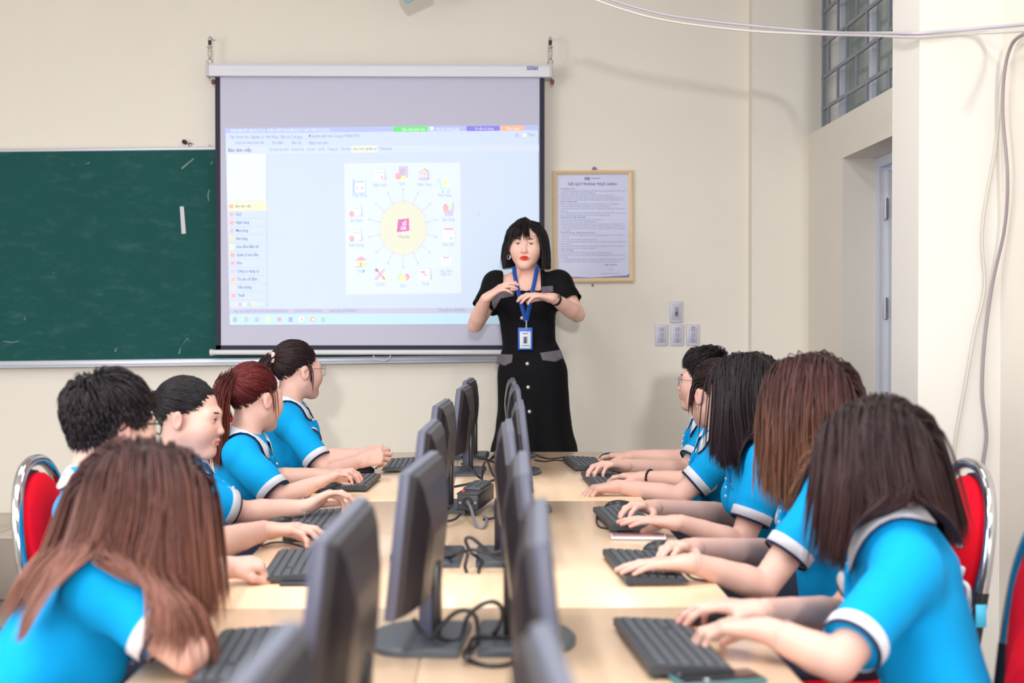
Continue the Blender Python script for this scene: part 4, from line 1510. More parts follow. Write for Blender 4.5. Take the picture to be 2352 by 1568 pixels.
def seg_dist(X, Y, Z, a, b, ra, rb, sq, flat):
    ab = b - a
    L2 = max(1e-10, float(ab @ ab))
    L = math.sqrt(L2)
    px, py, pz = X - a[0], Y - a[1], Z - a[2]
    f = 1.0
    if sq is not None:
        nrm, f = np.array(sq[0], float), sq[1]
        nrm = nv(nrm - ab * (nrm @ ab) / L2)
        w = (px * nrm[0] + py * nrm[1] + pz * nrm[2]) * (1.0 / f - 1.0)
        px, py, pz = px + w * nrm[0], py + w * nrm[1], pz + w * nrm[2]
    t = (px * ab[0] + py * ab[1] + pz * ab[2]) / L2
    tc = np.clip(t, 0, 1)
    d = np.sqrt((px - tc * ab[0]) ** 2 + (py - tc * ab[1]) ** 2 + (pz - tc * ab[2]) ** 2) - (ra + (rb - ra) * tc)
    if sq is not None:
        d = d * (0.5 + 0.5 * f)
    if flat:
        d = np.maximum(d, (t - 1.0) * L)
    return d


class Sdf:
    def __init__(s):
        s.ops = []

    def cap(s, a, b, ra, rb=None, k=0.02, sq=None, flat=False, neg=False, thr=None):
        rb = ra if rb is None else rb
        a, b = np.array(a, float), np.array(b, float)
        s.ops.append(('cap', a, b, ra, rb, k, sq, flat, neg))
        return s

    def chain(s, pts, k=0.02, sq=None, flat=False):
        """tapered limb through several joints, blended into the rest with k"""
        P = [np.array(p, float) for p, _ in pts]
        r = [q for _, q in pts]
        s.ops.append(('poly', P, r, k, sq))
        return s

    def ell(s, c, r, R=None, k=0.02, neg=False):
        s.ops.append(('ell', np.array(c, float), np.array(r, float), np.eye(3) if R is None else np.array(R, float), k, neg))
        return s

    def box(s, c, hs, R=None, k=0.005, neg=True):
        s.ops.append(('box', np.array(c, float), np.array(hs, float), np.eye(3) if R is None else np.array(R, float), k, neg))
        return s

    def run(s, h, m=0.035):
        los, his = [], []
        bbs = []
        for o in s.ops:
            if o[0] == 'poly':
                r = max(o[2])
                lo, hi = np.min(o[1], 0) - r, np.max(o[1], 0) + r
                neg = False
            elif o[0] == 'cap':
                r = max(o[3], o[4])
                lo, hi = np.minimum(o[1], o[2]) - r, np.maximum(o[1], o[2]) + r
                neg = o[8]
            else:
                e = np.abs(o[3]) @ o[2]
                lo, hi = o[1] - e, o[1] + e
                neg = o[5]
            mm = max(m, 1.5 * (o[5] if o[0] == 'cap' else o[3] if o[0] == 'poly' else o[4]))
            bbs.append((lo - mm, hi + mm))
            if not neg:
                los.append(lo - m)
                his.append(hi + m)
        lo = np.min(los, 0)
        hi = np.max(his, 0)
        n = np.ceil((hi - lo) / h).astype(int) + 2
        F = np.full(n, 1.0, np.float32)
        ax = [(lo[i] + h * np.arange(n[i])).astype(np.float32) for i in range(3)]
        for o, (bl, bh) in zip(s.ops, bbs):
            i0 = np.clip(np.floor((bl - lo) / h).astype(int), 0, n)
            i1 = np.clip(np.ceil((bh - lo) / h).astype(int) + 1, 0, n)
            if np.any(i1 <= i0):
                continue
            X = ax[0][i0[0]:i1[0]][:, None, None]
            Y = ax[1][i0[1]:i1[1]][None, :, None]
            Z = ax[2][i0[2]:i1[2]][None, None, :]
            if o[0] == 'cap':
                _, a, b, ra, rb, k, sq, flat, neg = o
                d = seg_dist(X, Y, Z, a, b, ra, rb, sq, flat)
            elif o[0] == 'poly':
                _, PP, rr, k, sq = o
                neg = False
                d = None
                for q in range(len(PP) - 1):
                    dd = seg_dist(X, Y, Z, PP[q], PP[q + 1], rr[q], rr[q + 1], sq, False)
                    if d is None:
                        d = dd
                    else:
                        hq = np.maximum(0.010 - np.abs(d - dd), 0) / 0.010
                        d = np.minimum(d, dd) - hq * hq * 0.0010
            elif o[0] == 'ell':
                _, c, r, R, k, neg = o
                px, py, pz = X - c[0], Y - c[1], Z - c[2]
                q = 0
                g = 0
                for i in range(3):
                    u = (px * R[0, i] + py * R[1, i] + pz * R[2, i])
                    q = q + (u / r[i]) ** 2
                    g = g + (u / r[i] ** 2) ** 2
                q = np.sqrt(q)
                d = q * (q - 1.0) / np.sqrt(g + 1e-12)
                d = np.where(q < 0.2, -min(r) * 0.8, d)
            else:
                _, c, hs, R, k, neg = o
                px, py, pz = X - c[0], Y - c[1], Z - c[2]
                qs = [np.abs(px * R[0, i] + py * R[1, i] + pz * R[2, i]) - hs[i] for i in range(3)]
                d = np.maximum(np.maximum(qs[0], qs[1]), qs[2])
            sl = F[i0[0]:i1[0], i0[1]:i1[1], i0[2]:i1[2]]
            if neg:
                # smooth subtraction
                nd = -d
                hh_ = np.clip(0.5 - 0.5 * (sl - nd) / k, 0, 1)
                F[i0[0]:i1[0], i0[1]:i1[1], i0[2]:i1[2]] = sl * (1 - hh_) + nd * hh_ + k * hh_ * (1 - hh_)
            else:
                hh_ = np.clip(0.5 + 0.5 * (d - sl) / k, 0, 1)
                F[i0[0]:i1[0], i0[1]:i1[1], i0[2]:i1[2]] = d * (1 - hh_) + sl * hh_ - k * hh_ * (1 - hh_)
        return Fld(lo, h, F)


class Fld:
    def __init__(s, lo, h, F):
        s.lo, s.h, s.F = np.asarray(lo, float), h, F

    def sample(s, P):
        q = (P - s.lo) / s.h
        n = np.array(s.F.shape)
        inside = np.all((q >= 0) & (q < n - 1.001), axis=1)
        q = np.clip(q, 0, n - 1.001)
        i = q.astype(int)
        f = (q - i).astype(np.float32)
        F = s.F
        out = 0
        for dx in (0, 1):
            wx = f[:, 0] if dx else 1 - f[:, 0]
            for dy in (0, 1):
                wy = f[:, 1] if dy else 1 - f[:, 1]
                for dz_ in (0, 1):
                    wz = f[:, 2] if dz_ else 1 - f[:, 2]
                    out = out + wx * wy * wz * F[i[:, 0] + dx, i[:, 1] + dy, i[:, 2] + dz_]
        return np.where(inside, out, 1.0)

    def grad(s, P):
        e = s.h
        g = np.stack([s.sample(P + np.eye(3)[i] * e) - s.sample(P - np.eye(3)[i] * e) for i in range(3)], 1)
        return g / np.maximum(1e-6, np.linalg.norm(g, axis=1, keepdims=True))

    def push(s, P, eps, it=2):
        """move points that lie inside (or nearer than eps) out to eps"""
        for _ in range(it):
            d = s.sample(P)
            m = d < eps
            if not m.any():
                break
            g = s.grad(P[m])
            e = eps[m] if hasattr(eps, '__len__') else eps
            P[m] = P[m] + g * np.minimum(0.03, (e - d[m]))[:, None]
        return P

    def mesh(s):
        F = s.F
        neg = F < 0
        nx, ny, nz_ = F.shape
        cnt = np.zeros((nx - 1, ny - 1, nz_ - 1), np.int8)
        for a in (0, 1):
            for b2 in (0, 1):
                for c in (0, 1):
                    cnt += neg[a:nx - 1 + a, b2:ny - 1 + b2, c:nz_ - 1 + c]
        act = (cnt > 0) & (cnt < 8)
        idx = np.argwhere(act)
        N = len(idx)
        corners = np.array([(a, b2, c) for a in (0, 1) for b2 in (0, 1) for c in (0, 1)])
        vals = np.stack([F[idx[:, 0] + c[0], idx[:, 1] + c[1], idx[:, 2] + c[2]] for c in corners], 1)
        acc = np.zeros((N, 3))
        w = np.zeros(N)
        for i in range(8):
            for j in range(i + 1, 8):
                if np.abs(corners[i] - corners[j]).sum() != 1:
                    continue
                vi, vj = vals[:, i], vals[:, j]
                m = (vi < 0) != (vj < 0)
                t = np.where(m, vi / np.where(m, vi - vj, 1), 0)
                p = corners[i] + t[:, None] * (corners[j] - corners[i])
                acc += p * m[:, None]
                w += m
        V = s.lo + s.h * (idx + acc / np.maximum(w, 1)[:, None])
        vid = np.full(act.shape, -1, np.int64)
        vid[act] = np.arange(N)
        Q = []
        for axis in range(3):
            b1, b2_ = [(1, 2), (2, 0), (0, 1)][axis]
            sl0 = [slice(None)] * 3
            sl1 = [slice(None)] * 3
            sl0[axis] = slice(0, -1)
            sl1[axis] = slice(1, None)
            A, B = neg[tuple(sl0)], neg[tuple(sl1)]
            E = np.argwhere(A != B)
            ok = (E[:, b1] > 0) & (E[:, b2_] > 0) & (E[:, b1] < act.shape[b1]) & (E[:, b2_] < act.shape[b2_])
            E = E[ok]
            d1 = np.zeros(3, int)
            d1[b1] = 1
            d2 = np.zeros(3, int)
            d2[b2_] = 1
            q = np.stack([vid[tuple((E - d1 - d2).T)], vid[tuple((E - d2).T)], vid[tuple(E.T)], vid[tuple((E - d1).T)]], 1)
            flip = ~A[tuple(E.T)]
            q[flip] = q[flip][:, ::-1]
            Q.append(q)
        Q = np.concatenate(Q)
        Q = Q[(Q >= 0).all(1)]
        return V, Q


def vnormals(V, Q):
    a, b2, c, d = V[Q[:, 0]], V[Q[:, 1]], V[Q[:, 2]], V[Q[:, 3]]
    n = np.cross(c - a, d - b2)
    N = np.zeros_like(V)
    for i in range(4):
        np.add.at(N, Q[:, i], n)
    return N / np.maximum(1e-9, np.linalg.norm(N, axis=1, keepdims=True))


def np_mesh(name, V, Q, m, col=None, base=None, parent=None, smooth=True):
    V = np.asarray(V, np.float64)
    if base is not None:
        V = V - np.asarray(base)
    me = bpy.data.meshes.new(name)
    me.vertices.add(len(V))
    me.vertices.foreach_set('co', V.astype(np.float32).ravel())
    Q = np.asarray(Q, np.int32)
    k = Q.shape[1]
    me.loops.add(len(Q) * k)
    me.loops.foreach_set('vertex_index', Q.ravel())
    me.polygons.add(len(Q))
    me.polygons.foreach_set('loop_start', (np.arange(len(Q)) * k).astype(np.int32))
    me.polygons.foreach_set('use_smooth', np.full(len(Q), smooth))
    me.update(calc_edges=True)
    if col is not None:
        ca = me.color_attributes.new('Col', 'FLOAT_COLOR', 'POINT')
        c4 = np.ones((len(V), 4), np.float32)
        c4[:, :3] = col
        ca.data.foreach_set('color', c4.ravel())
    me.materials.append(m)
    return link(name, me, parent)


def ray_hit(fld, px, py, t0, t1, n=140):
    """first place the pixel's ray meets the field's surface"""
    d = np.array(ray(px, py))
    ts = np.linspace(t0, t1, n)
    P = np.array([0, 0, CAM_H]) + ts[:, None] * d
    v = fld.sample(P)
    w = np.where(v < 0)[0]
    if len(w) == 0 or w[0] == 0:
        return None
    i = w[0]
    a, b2 = v[i - 1], v[i]
    t = ts[i - 1] + (ts[i] - ts[i - 1]) * a / (a - b2)
    return np.array([0, 0, CAM_H]) + t * d


def lin3(rgb):
    return np.array(lin(rgb)[:3])


# ================================================================ PEOPLE
M_skin = mat('skin', (236, 205, 190), 0.5, attr='Col', spec=0.35)
M_hair = mat('hair', (40, 30, 30), 0.38, attr='Col', spec=0.3)
M_polo = mat('turquoise_polo_cotton', (0, 160, 228), 0.85, noise=0.03, nscale=40, bump=0.12, bscale=900, spec=0.2)
M_white = mat('white_rib_knit', (226, 228, 240), 0.8, bump=0.2, bscale=600)
M_navy = mat('navy_rib_knit', (26, 28, 66), 0.8)
M_jean = mat('dark_blue_denim', (38, 46, 70), 0.85, noise=0.1, nscale=60)
M_shoe = mat('dark_shoe', (40, 38, 42), 0.5)
M_eye = mat('eye', (235, 232, 232), 0.2, attr='Col')
M_brow = mat('brow_hair', (52, 40, 38), 0.7)
SKIN_F = lin3((222, 178, 164))
SKIN_P = lin3((226, 152, 144))


def frame(fwd, up=(0, 0, 1)):
    f = nv(fwd)
    r = nv(np.cross(f, up))
    u = np.cross(r, f)
    return np.stack([r, f, u], 1)      # columns: right, forward, up


def build_head(sd, c, R, sc, neck, k=0.012, male=False):
    def W(p):
        return c + R @ (np.array(p) * sc)
    E = lambda p, r, kk=k, neg=False, RR=None: sd.ell(W(p), np.array(r) * sc, R if RR is None else RR, kk, neg)
    Cc = lambda a, b2, ra, rb=None, kk=k, neg=False: sd.cap(W(a), W(b2), ra * sc, (ra if rb is None else rb) * sc, kk, None, False, neg)
    E((0, -0.014, 0.032), (0.074, 0.092, 0.083))
    E((0, 0.030, -0.030), (0.058, 0.060, 0.078), 0.03)
    jw = 0.052 if male else 0.045
    for s in (-1, 1):
        Cc((s * jw, 0.004, -0.050), (s * 0.012, 0.066, -0.096), 0.019, 0.016, 0.035)
        E((s * 0.038, 0.058, -0.028), (0.024, 0.026, 0.028), 0.045)
        Cc((s * 0.010, 0.084, 0.021), (s * 0.042, 0.070, 0.017), 0.009, 0.009, 0.022)
        # eye socket and lids
        E((s * 0.031, 0.098, -0.002), (0.015, 0.014, 0.0095), 0.012, True)
        E((s * 0.031, 0.0765, 0.0005), (0.0155, 0.0125, 0.0125), 0.005)
        # nostril wings
        E((s * 0.0105, 0.0935, -0.0355), (0.0068, 0.0085, 0.0065), 0.006)
        E((s * 0.0062, 0.0985, -0.0425), (0.0026, 0.0035, 0.0026), 0.002, True)
        # ear
        a = math.radians(14) * s
        RE = R @ np.array([[math.cos(a), math.sin(a), 0], [-math.sin(a), math.cos(a), 0], [0, 0, 1]])
        E((s * 0.077, -0.010, -0.010), (0.0075, 0.017, 0.029), 0.006, False, RE)
        E((s * 0.086, -0.006, -0.007), (0.006, 0.010, 0.018), 0.004, True, RE)
    E((0, 0.071, -0.095), (0.019, 0.016, 0.015), 0.018)
    Cc((0, 0.085, 0.010), (0, 0.099, -0.030), 0.0065, 0.0088, 0.012)
    E((0, 0.1025, -0.0325), (0.0085, 0.0078, 0.0078), 0.008)
    # lips
    Cc((-0.019, 0.088, -0.063), (0, 0.0965, -0.0585), 0.0038, 0.0050, 0.006)
    Cc((0.019, 0.088, -0.063), (0, 0.0965, -0.0585), 0.0038, 0.0050, 0.006)
    Cc((-0.016, 0.087, -0.069), (0.016, 0.087, -0.069), 0.0045, 0.0045, 0.006)
    E((0, 0.0925, -0.0705), (0.012, 0.0065, 0.0052), 0.006)
    Cc((-0.018, 0.0965, -0.0645), (0.018, 0.0965, -0.0645), 0.0022, 0.0022, 0.003, True)
    rn = 0.056 if male else 0.049
    sd.cap(W((0, -0.020, -0.045)), neck, rn * sc, (rn + 0.004) * sc, 0.028)
    return W


def head_colors(V, c, R, sc, skin, lips, pale=1.0):
    L = ((V - c) @ R) / sc
    col = np.tile(skin, (len(V), 1))

    def blend(mask, rgb):
        m = np.clip(mask, 0, 1)[:, None]
        return col * (1 - m) + rgb * m
    # lips
    dx, dz_ = L[:, 0] / 0.0205, (L[:, 2] + 0.0645) / 0.0105
    q = dx ** 2 + dz_ ** 2
    m = np.clip((1.15 - q) * 4, 0, 1) * (L[:, 1] > 0.078)
    col = blend(m, lips)
    # cheeks, nose tip, ears slightly pinker
    for p, r in (((0.045, 0.06, -0.03), 0.03), ((-0.045, 0.06, -0.03), 0.03), ((0, 0.115, -0.033), 0.015)):
        d = np.linalg.norm(L - np.array(p), axis=1)
        col = blend(np.clip(1 - d / r, 0, 1) * 0.35, SKIN_P)
    e = (np.abs(L[:, 0]) > 0.076) & (np.abs(L[:, 2] + 0.01) < 0.035)
    col = blend(e * 0.35, SKIN_P)
    return col


POSES = {   # (mcp, pip, dip) bends per finger index..pinky, thumb (out, bend)
    'type': ([(22, 34, 22), (20, 36, 24), (22, 38, 26), (26, 40, 28)], (38, 18)),
    'mouse': ([(14, 26, 18), (12, 26, 18), (18, 34, 22), (24, 40, 26)], (42, 12)),
    'flat': ([(4, 10, 6), (3, 10, 6), (4, 12, 6), (6, 14, 8)], (24, 8)),
    'fist': ([(62, 88, 55), (66, 92, 55), (68, 92, 55), (70, 92, 55)], (22, 40)),
    'loose': ([(30, 52, 30), (36, 58, 34), (42, 62, 36), (48, 62, 36)], (26, 24)),
    'pinch': ([(52, 46, 26), (34, 38, 20), (26, 32, 18), (18, 26, 14)], (34, 24)),
    'talk': ([(10, 22, 12), (14, 26, 14), (18, 28, 16), (24, 30, 18)], (30, 14)),
}


def build_hand(sd, wr, f, n, side, pose, sc=0.95, tips=None):
    f, n = nv(f), np.array(n, float)
    n = nv(n - f * (n @ f))
    s = np.cross(f, n) * (1 if side == 'R' else -1)

    def W(a, b2, c):
        return wr + (f * a + s * b2 + n * c) * sc
    offs = [0.0265, 0.0085, -0.0100, -0.0265]
    kn = [0.086, 0.091, 0.086, 0.076]
    lens = [(0.042, 0.025, 0.020), (0.046, 0.029, 0.021), (0.042, 0.027, 0.021), (0.033, 0.021, 0.019)]
    rad = [0.0092, 0.0094, 0.0090, 0.0080]
    spread = [0.09, 0.02, -0.05, -0.13]
    bends, (tout, tb) = POSES[pose]
    bk_ = lambda q: q * sc
    # palm
    for i in range(4):
        sd.cap(W(0.004, offs[i] * 0.55, 0.0), W(kn[i], offs[i], -0.001), bk_(0.0145), bk_(0.0112), 0.012)
    sd.cap(W(0.018, 0.006, 0.006), W(0.06, 0.0, 0.004), bk_(0.017), bk_(0.014), 0.014)
    sd.cap(W(0.012, 0.016, 0.008), W(0.048, 0.030, 0.010), bk_(0.015), bk_(0.013), 0.014)     # thumb ball
    for i in range(4):
        d = nv(f + s * spread[i])
        p = W(kn[i], offs[i], -0.001)
        ang = 0
        r = rad[i]
        for j in range(3):
            ang += math.radians(bends[i][j])
            dd = d * math.cos(ang) + n * math.sin(ang)
            q = p + dd * lens[i][j] * sc
            r2 = r * 0.90
            sd.cap(p, q, bk_(r), bk_(r2), 0.0045)
            p, r = q, r2
        if tips is not None:
            tips.append(p)
    a = math.radians(tout)
    d = nv(f * math.cos(a) + s * math.sin(a) + n * 0.30)
    p = W(0.034, 0.028, 0.010)
    r = 0.0118
    for j, ln in enumerate((0.034, 0.031, 0.025)):
        q = p + d * ln * sc
        sd.cap(p, q, bk_(r), bk_(r * 0.9), 0.006)
        p, r = q, r * 0.9
        d = nv(d - s * math.sin(math.radians(tb)) + n * 0.10)
    if tips is not None:
        tips.append(p)
    return s, n


def wrinkle(V, N, amp, seed, scale=1.0, mask=None):
    rg = np.random.default_rng(seed)
    d = np.zeros(len(V))
    for i in range(7):
        w = rg.normal(size=3)
        w = w / np.linalg.norm(w) * rg.uniform(14, 46) * scale
        ph = rg.uniform(0, 6.28)
        wp = rg.normal(size=3) * 9
        a = np.sin(V @ w + ph + 1.6 * np.sin(V @ wp))
        d += np.sign(a) * np.abs(a) ** 1.5 * rg.uniform(0.3, 1.0) / (0.5 + np.linalg.norm(w) / 30)
    d = d / 2.6 * amp
    if mask is not None:
        d = d * mask
    return V + N * d[:, None]


# ---------------------------------------------------------------- hair
SCALP_AZ = np.radians([0, 20, 35, 46, 60, 80, 95, 120, 150, 180])
SCALP_EL = np.radians([28, 26, 14, 2, -10, -14, -12, -40, -54, -56])


def scalp_dirs(n, rg, azs=SCALP_AZ, els=SCALP_EL):
    out = []
    tot = 0
    while tot < n:
        d = rg.normal(size=(n * 3, 3))
        d /= np.linalg.norm(d, axis=1, keepdims=True)
        az = np.abs(np.arctan2(d[:, 0], d[:, 1]))
        el = np.arcsin(np.clip(d[:, 2], -1, 1))
        d = d[el > np.interp(az, azs, els)]
        out.append(d)
        tot += len(d)
    return np.concatenate(out)[:n]


HE_C = np.array((0, -0.014, 0.032))
HE_R = np.array((0.074, 0.092, 0.083))


def strands_mesh(P, r0, col, rg, name, base, parent):
    """P: (N, S, 3) strand points -> 3-sided tubes"""
    N, S, _ = P.shape
    T_ = np.gradient(P, axis=1)
    T_ /= np.maximum(1e-9, np.linalg.norm(T_, axis=2, keepdims=True))
    ref = rg.normal(size=(N, 1, 3))
    A = np.cross(T_, np.broadcast_to(ref, T_.shape))
    A /= np.maximum(1e-9, np.linalg.norm(A, axis=2, keepdims=True))
    B = np.cross(T_, A)
    u = np.linspace(0, 1, S)
    rad = r0 * (0.75 + 0.35 * np.sin(np.pi * np.minimum(1, u * 1.3))) * np.clip((1.03 - u) * 5, 0.12, 1)
    rr = rad[None, :, None] * rg.uniform(0.75, 1.25, size=(N, 1, 1))
    verts = np.zeros((N, S, 3, 3))
    for k in range(3):
        a = 2 * PI * k / 3
        verts[:, :, k] = P + rr * (A * math.cos(a) + B * math.sin(a))
    V = verts.reshape(-1, 3)
    i = np.arange(N)[:, None, None] * (S * 3)
    j = np.arange(S - 1)[None, :, None] * 3
    k = np.arange(3)[None, None, :]
    k2 = (k + 1) % 3
    Q = np.stack([i + j + k, i + j + k2, i + j + 3 + k2, i + j + 3 + k], -1).reshape(-1, 4)
    C = np.repeat(col[:, :, None, :], 3, axis=2).reshape(-1, 3)
    return V, Q, C


def grad_col(N, S, stops, rg, var=0.3):
    u = np.linspace(0, 1, S)
    ts = [t for t, _ in stops]
    cols = np.array([lin3(c) for _, c in stops])
    base = np.stack([np.interp(u, ts, cols[:, i]) for i in range(3)], 1)
    f = np.exp(rg.normal(size=(N, 1, 1)) * var)
    return base[None] * f


def flow(P0, D0, lengths, S, head, body, grav, stiff, layer, rg, comb=None, curl=0.0, steady=None, hug=None, ball=None):
    """march strands: inertia + gravity, sliding over head and shoulders"""
    N = len(P0)
    P = np.zeros((N, S, 3))
    P[:, 0] = P0
    p = P0.copy()
    d = D0.copy()
    st = (lengths / (S - 1))[:, None]
    g = np.array((0, 0, -1.0))
    for i in range(1, S):
        d = d * stiff + g * grav
        if comb is not None:
            d = d + comb * max(0.0, 1 - i / (S * 0.45))
        if steady is not None and i > S * 0.3:
            d = d + steady
        if curl:
            d = d + rg.normal(size=(N, 3)) * curl
        d /= np.maximum(1e-9, np.linalg.norm(d, axis=1, keepdims=True))
        q = p + d * st
        if hug is not None:
            eps = 0.002 + (layer - 0.002) * min(1.0, i / (S * 0.45))
            for _ in range(2):
                dist = head.sample(q)
                g_ = head.grad(q)
                mv = np.where((dist < 0.06) & hug, np.clip(eps - dist, -0.02, 0.02), 0)
                q = q + g_ * mv[:, None]
        if ball is not None:
            bc, br_, fh = ball
            dv = q - bc
            al = dv @ fh
            up_ = dv[:, 2]
            sd_ = np.linalg.norm(dv - al[:, None] * fh - np.outer(up_, (0, 0, 1)), axis=1)
            lim = br_ * np.sqrt(np.clip(1 - (np.clip(up_, -9, 9) / (br_ * 1.15)) ** 2 * (up_ > 0) - (sd_ / (br_ * 1.6)) ** 2, 0, 1))
            mv = np.where(np.abs(al) < lim, (lim - np.abs(al)) * np.where(al + 0.02 > 0, 1, -1), 0)
            q = q + fh[None] * np.clip(mv, -0.02, 0.02)[:, None]
        for f in [head] + body:
            q = f.push(q, layer if hug is None else 0.0015, 2)
        d = q - p
        d /= np.maximum(1e-9, np.linalg.norm(d, axis=1, keepdims=True))
        q = p + d * st
        P[:, i] = q
        p = q
    return P


def cap_mesh(c, R, sc, sel, off=1.012, n=48):
    """scalp patch under the strands"""
    vs, idx = [], {}
    fs = []
    els = np.linspace(-PI / 2 * 0.6, PI / 2, n // 2 + 1)
    azs = np.linspace(-PI, PI, n + 1)[:-1]
    for i, e in enumerate(els):
        for j, a in enumerate(azs):
            d = np.array((math.sin(a) * math.cos(e), math.cos(a) * math.cos(e), math.sin(e)))
            vs.append(c + R @ ((HE_C + d * HE_R * off) * sc))
            idx[(i, j)] = len(vs) - 1
    ok = lambda i, j: els[i] > np.interp(abs(azs[j % n]), sel[0], sel[1]) + 0.02
    for i in range(len(els) - 1):
        for j in range(n):
            if ok(i, j) and ok(i + 1, j) and ok(i, j + 1) and ok(i + 1, j + 1):
                fs.append((idx[(i, j)], idx[(i, (j + 1) % n)], idx[(i + 1, (j + 1) % n)], idx[(i + 1, j)]))
    return np.array(vs), np.array(fs)


def make_hair(spec, c, R, sc, head, body, base, parent, seed):
    rg = np.random.default_rng(seed)
    kind = spec['kind']
    n = spec.get('n', 1500)
    S = spec.get('S', 16)
    sel = (SCALP_AZ, SCALP_EL)
    D = scalp_dirs(n, rg)
    az = np.arctan2(D[:, 0], D[:, 1])
    el = np.arcsin(np.clip(D[:, 2], -1, 1))
    W = lambda L: c + (L * sc) @ R.T
    root = W(HE_C + D * HE_R * 1.012)
    nrm = nv_rows((D / HE_R) @ R.T)
    up = R[:, 2]
    fw = R[:, 1]
    rt = R[:, 0]
    lay = 0.003 + rg.random(n) ** 1.3 * spec.get('vol', 0.012)
    r0 = spec.get('r', 0.0020)
    if kind == 'long':
        part = spec.get('part', 0.0)
        sgn = np.sign(D[:, 0] - part + 1e-6)
        out = rt[None] * (sgn * (0.9 - 0.4 * np.abs(D[:, 0])))[:, None]
        d0 = out - fw[None] * (spec.get('back', 0.5) * np.clip(D[:, 1] + 0.3, 0, 1.3))[:, None] + nrm * 0.25 - up[None] * 0.2
        d0 = nv_rows(d0)
        ln = spec['len'] * (0.86 + 0.18 * rg.random(n)) + 0.098 * sc * el
        ln = np.where(el < -0.35, ln * spec.get('nape', 0.75), ln)
        if 'front_len' in spec:
            ln = np.where(np.abs(az) < 1.2, ln * spec['front_len'], ln)
        comb = (-fw[None] * (spec.get('combb', 0.25) * np.clip(np.cos(az), 0, 1))[:, None])
        if 'sweep' in spec:
            comb = comb + np.array(spec['sweep'])[None]
        steady = None
        if 'split' in spec:
            fh = nv((fw[0], fw[1], 0))
            steady = fh[None] * (spec['split'] * np.clip((D[:, 1] - spec.get('thr', 0.0)) * 4, -1, 1))[:, None]
            if 'splitb' in spec:
                steady = np.where((D[:, 1] < spec.get('thr', 0.0))[:, None], np.array(spec['splitb'])[None], steady)
        P = flow(root, d0, ln, S, head, body, spec.get('g', 0.42), 0.9, lay, rg, comb, spec.get('curl', 0.03), steady, None, spec.get('ballv'))
        Ps = [P]
    elif kind == 'bob':
        bang = (az > -0.34) & (az < 1.0) & (D[:, 1] > 0.22)
        part = -0.26
        sgn = np.sign(D[:, 0] - part + 1e-6)
        out = rt[None] * (sgn * 0.9)[:, None]
        d0 = out + nrm * 0.3 - fw[None] * 0.35 - up[None] * 0.2
        db = fw[None] * 0.75 + rt[None] * (0.42 + 0.25 * D[:, :1]) + nrm * 0.25
        d0 = nv_rows(np.where(bang[:, None], db, d0))
        Lz = ((root - c) @ R)[:, 2]
        ln = np.where(bang, 0.062 + 0.030 * rg.random(n) + 0.045 * np.clip(el - 0.75, 0, 1), np.clip(Lz + spec.get('cut', 0.12), 0.02, 1) * 1.22 * (0.94 + 0.08 * rg.random(n)))
        # sides swing forward along the cheeks, away from the face itself
        comb = -fw[None] * np.where(bang, 0.0, 0.26 * np.clip(np.cos(az), 0, 1))[:, None]
        P = flow(root, d0, ln, S, head, body, 0.40, 0.9, lay, rg, comb, 0.02)
        Ps = [P]
    elif kind == 'tail':
        td = nv(spec['tie'])
        # over the skull to the tie
        Sa = 10
        u = np.linspace(0, 1, Sa)[None, :, None]
        om = np.arccos(np.clip(D @ td, -0.999, 0.999))[:, None, None]
        path = (np.sin((1 - u) * om) * D[:, None] + np.sin(u * om) * td[None, None]) / np.sin(om)
        bul = 1.02 + (lay[:, None, None] * 9.0) * np.sin(PI * np.clip(u * 0.9 + 0.08, 0, 1)) * spec.get('lift', 0.7)
        pts = HE_C + path * HE_R * bul
        P = W(pts.reshape(-1, 3)).reshape(n, Sa, 3)
        P = head.push(P.reshape(-1, 3), 0.002, 2).reshape(n, Sa, 3)
        Ps = [P]
        nt_ = spec.get('nt', 500)
        tie = W((HE_C + td * HE_R * 1.10)[None])[0]
        tdir = nv(R @ np.array(spec.get('tdir', td)))
        off = rg.normal(size=(nt_, 3)) * spec.get('bundle', 0.008)
        d0 = nv_rows(tdir[None] + rg.normal(size=(nt_, 3)) * spec.get('fan', 0.22))
        ln = spec['len'] * (0.75 + 0.3 * rg.random(nt_))
        P2 = flow(tie + off, d0, ln, S, head, body, spec.get('g', 0.30), 0.9, np.full(nt_, 0.003), rg, None, 0.03)
        Ps.append(P2)
        if spec.get('wisps', 0):
            m = (np.abs(az) > 1.15) & (np.abs(az) < 1.55) & (el < 0.25)
            rr = root[m][:spec['wisps']]
            P3 = flow(rr, nv_rows(-up[None] * 0.6 + fw[None] * 0.45 + nrm[m][:len(rr)] * 0.5), 0.05 + 0.07 * rg.random(len(rr)), S, head, body, 0.4, 0.9,
                      np.full(len(rr), 0.003), rg, None, 0.03)
            Ps.append(P3)
    elif kind == 'short':
        top = np.clip((el - 0.35) / 0.6, 0, 1)
        crown = nv(spec.get('crown', (0.1, -0.45, 0.9)))
        tang = D - crown[None]
        tang = tang - D * np.sum(tang * D, 1, keepdims=True)
        tang = nv_rows(tang) @ R.T
        cd = (R @ np.array(spec.get('comb', (0.0, 0.0, 0.0))))[None]
        d0 = nv_rows(tang + cd * top[:, None] + nrm * (spec.get('spike', 0.2) * (0.35 + 0.65 * top))[:, None])
        ln = (spec['ls'] + (spec['lt'] - spec['ls']) * top) * (0.75 + 0.4 * rg.random(n))
        ca_ = np.arccos(np.clip(D @ crown, -1, 1))
        ln = ln * np.clip(ca_ / 0.35, 0.25, 1)
        lay = 0.002 + rg.random(n) ** 0.8 * (spec['vs'] + (spec['vt'] - spec['vs']) * top)
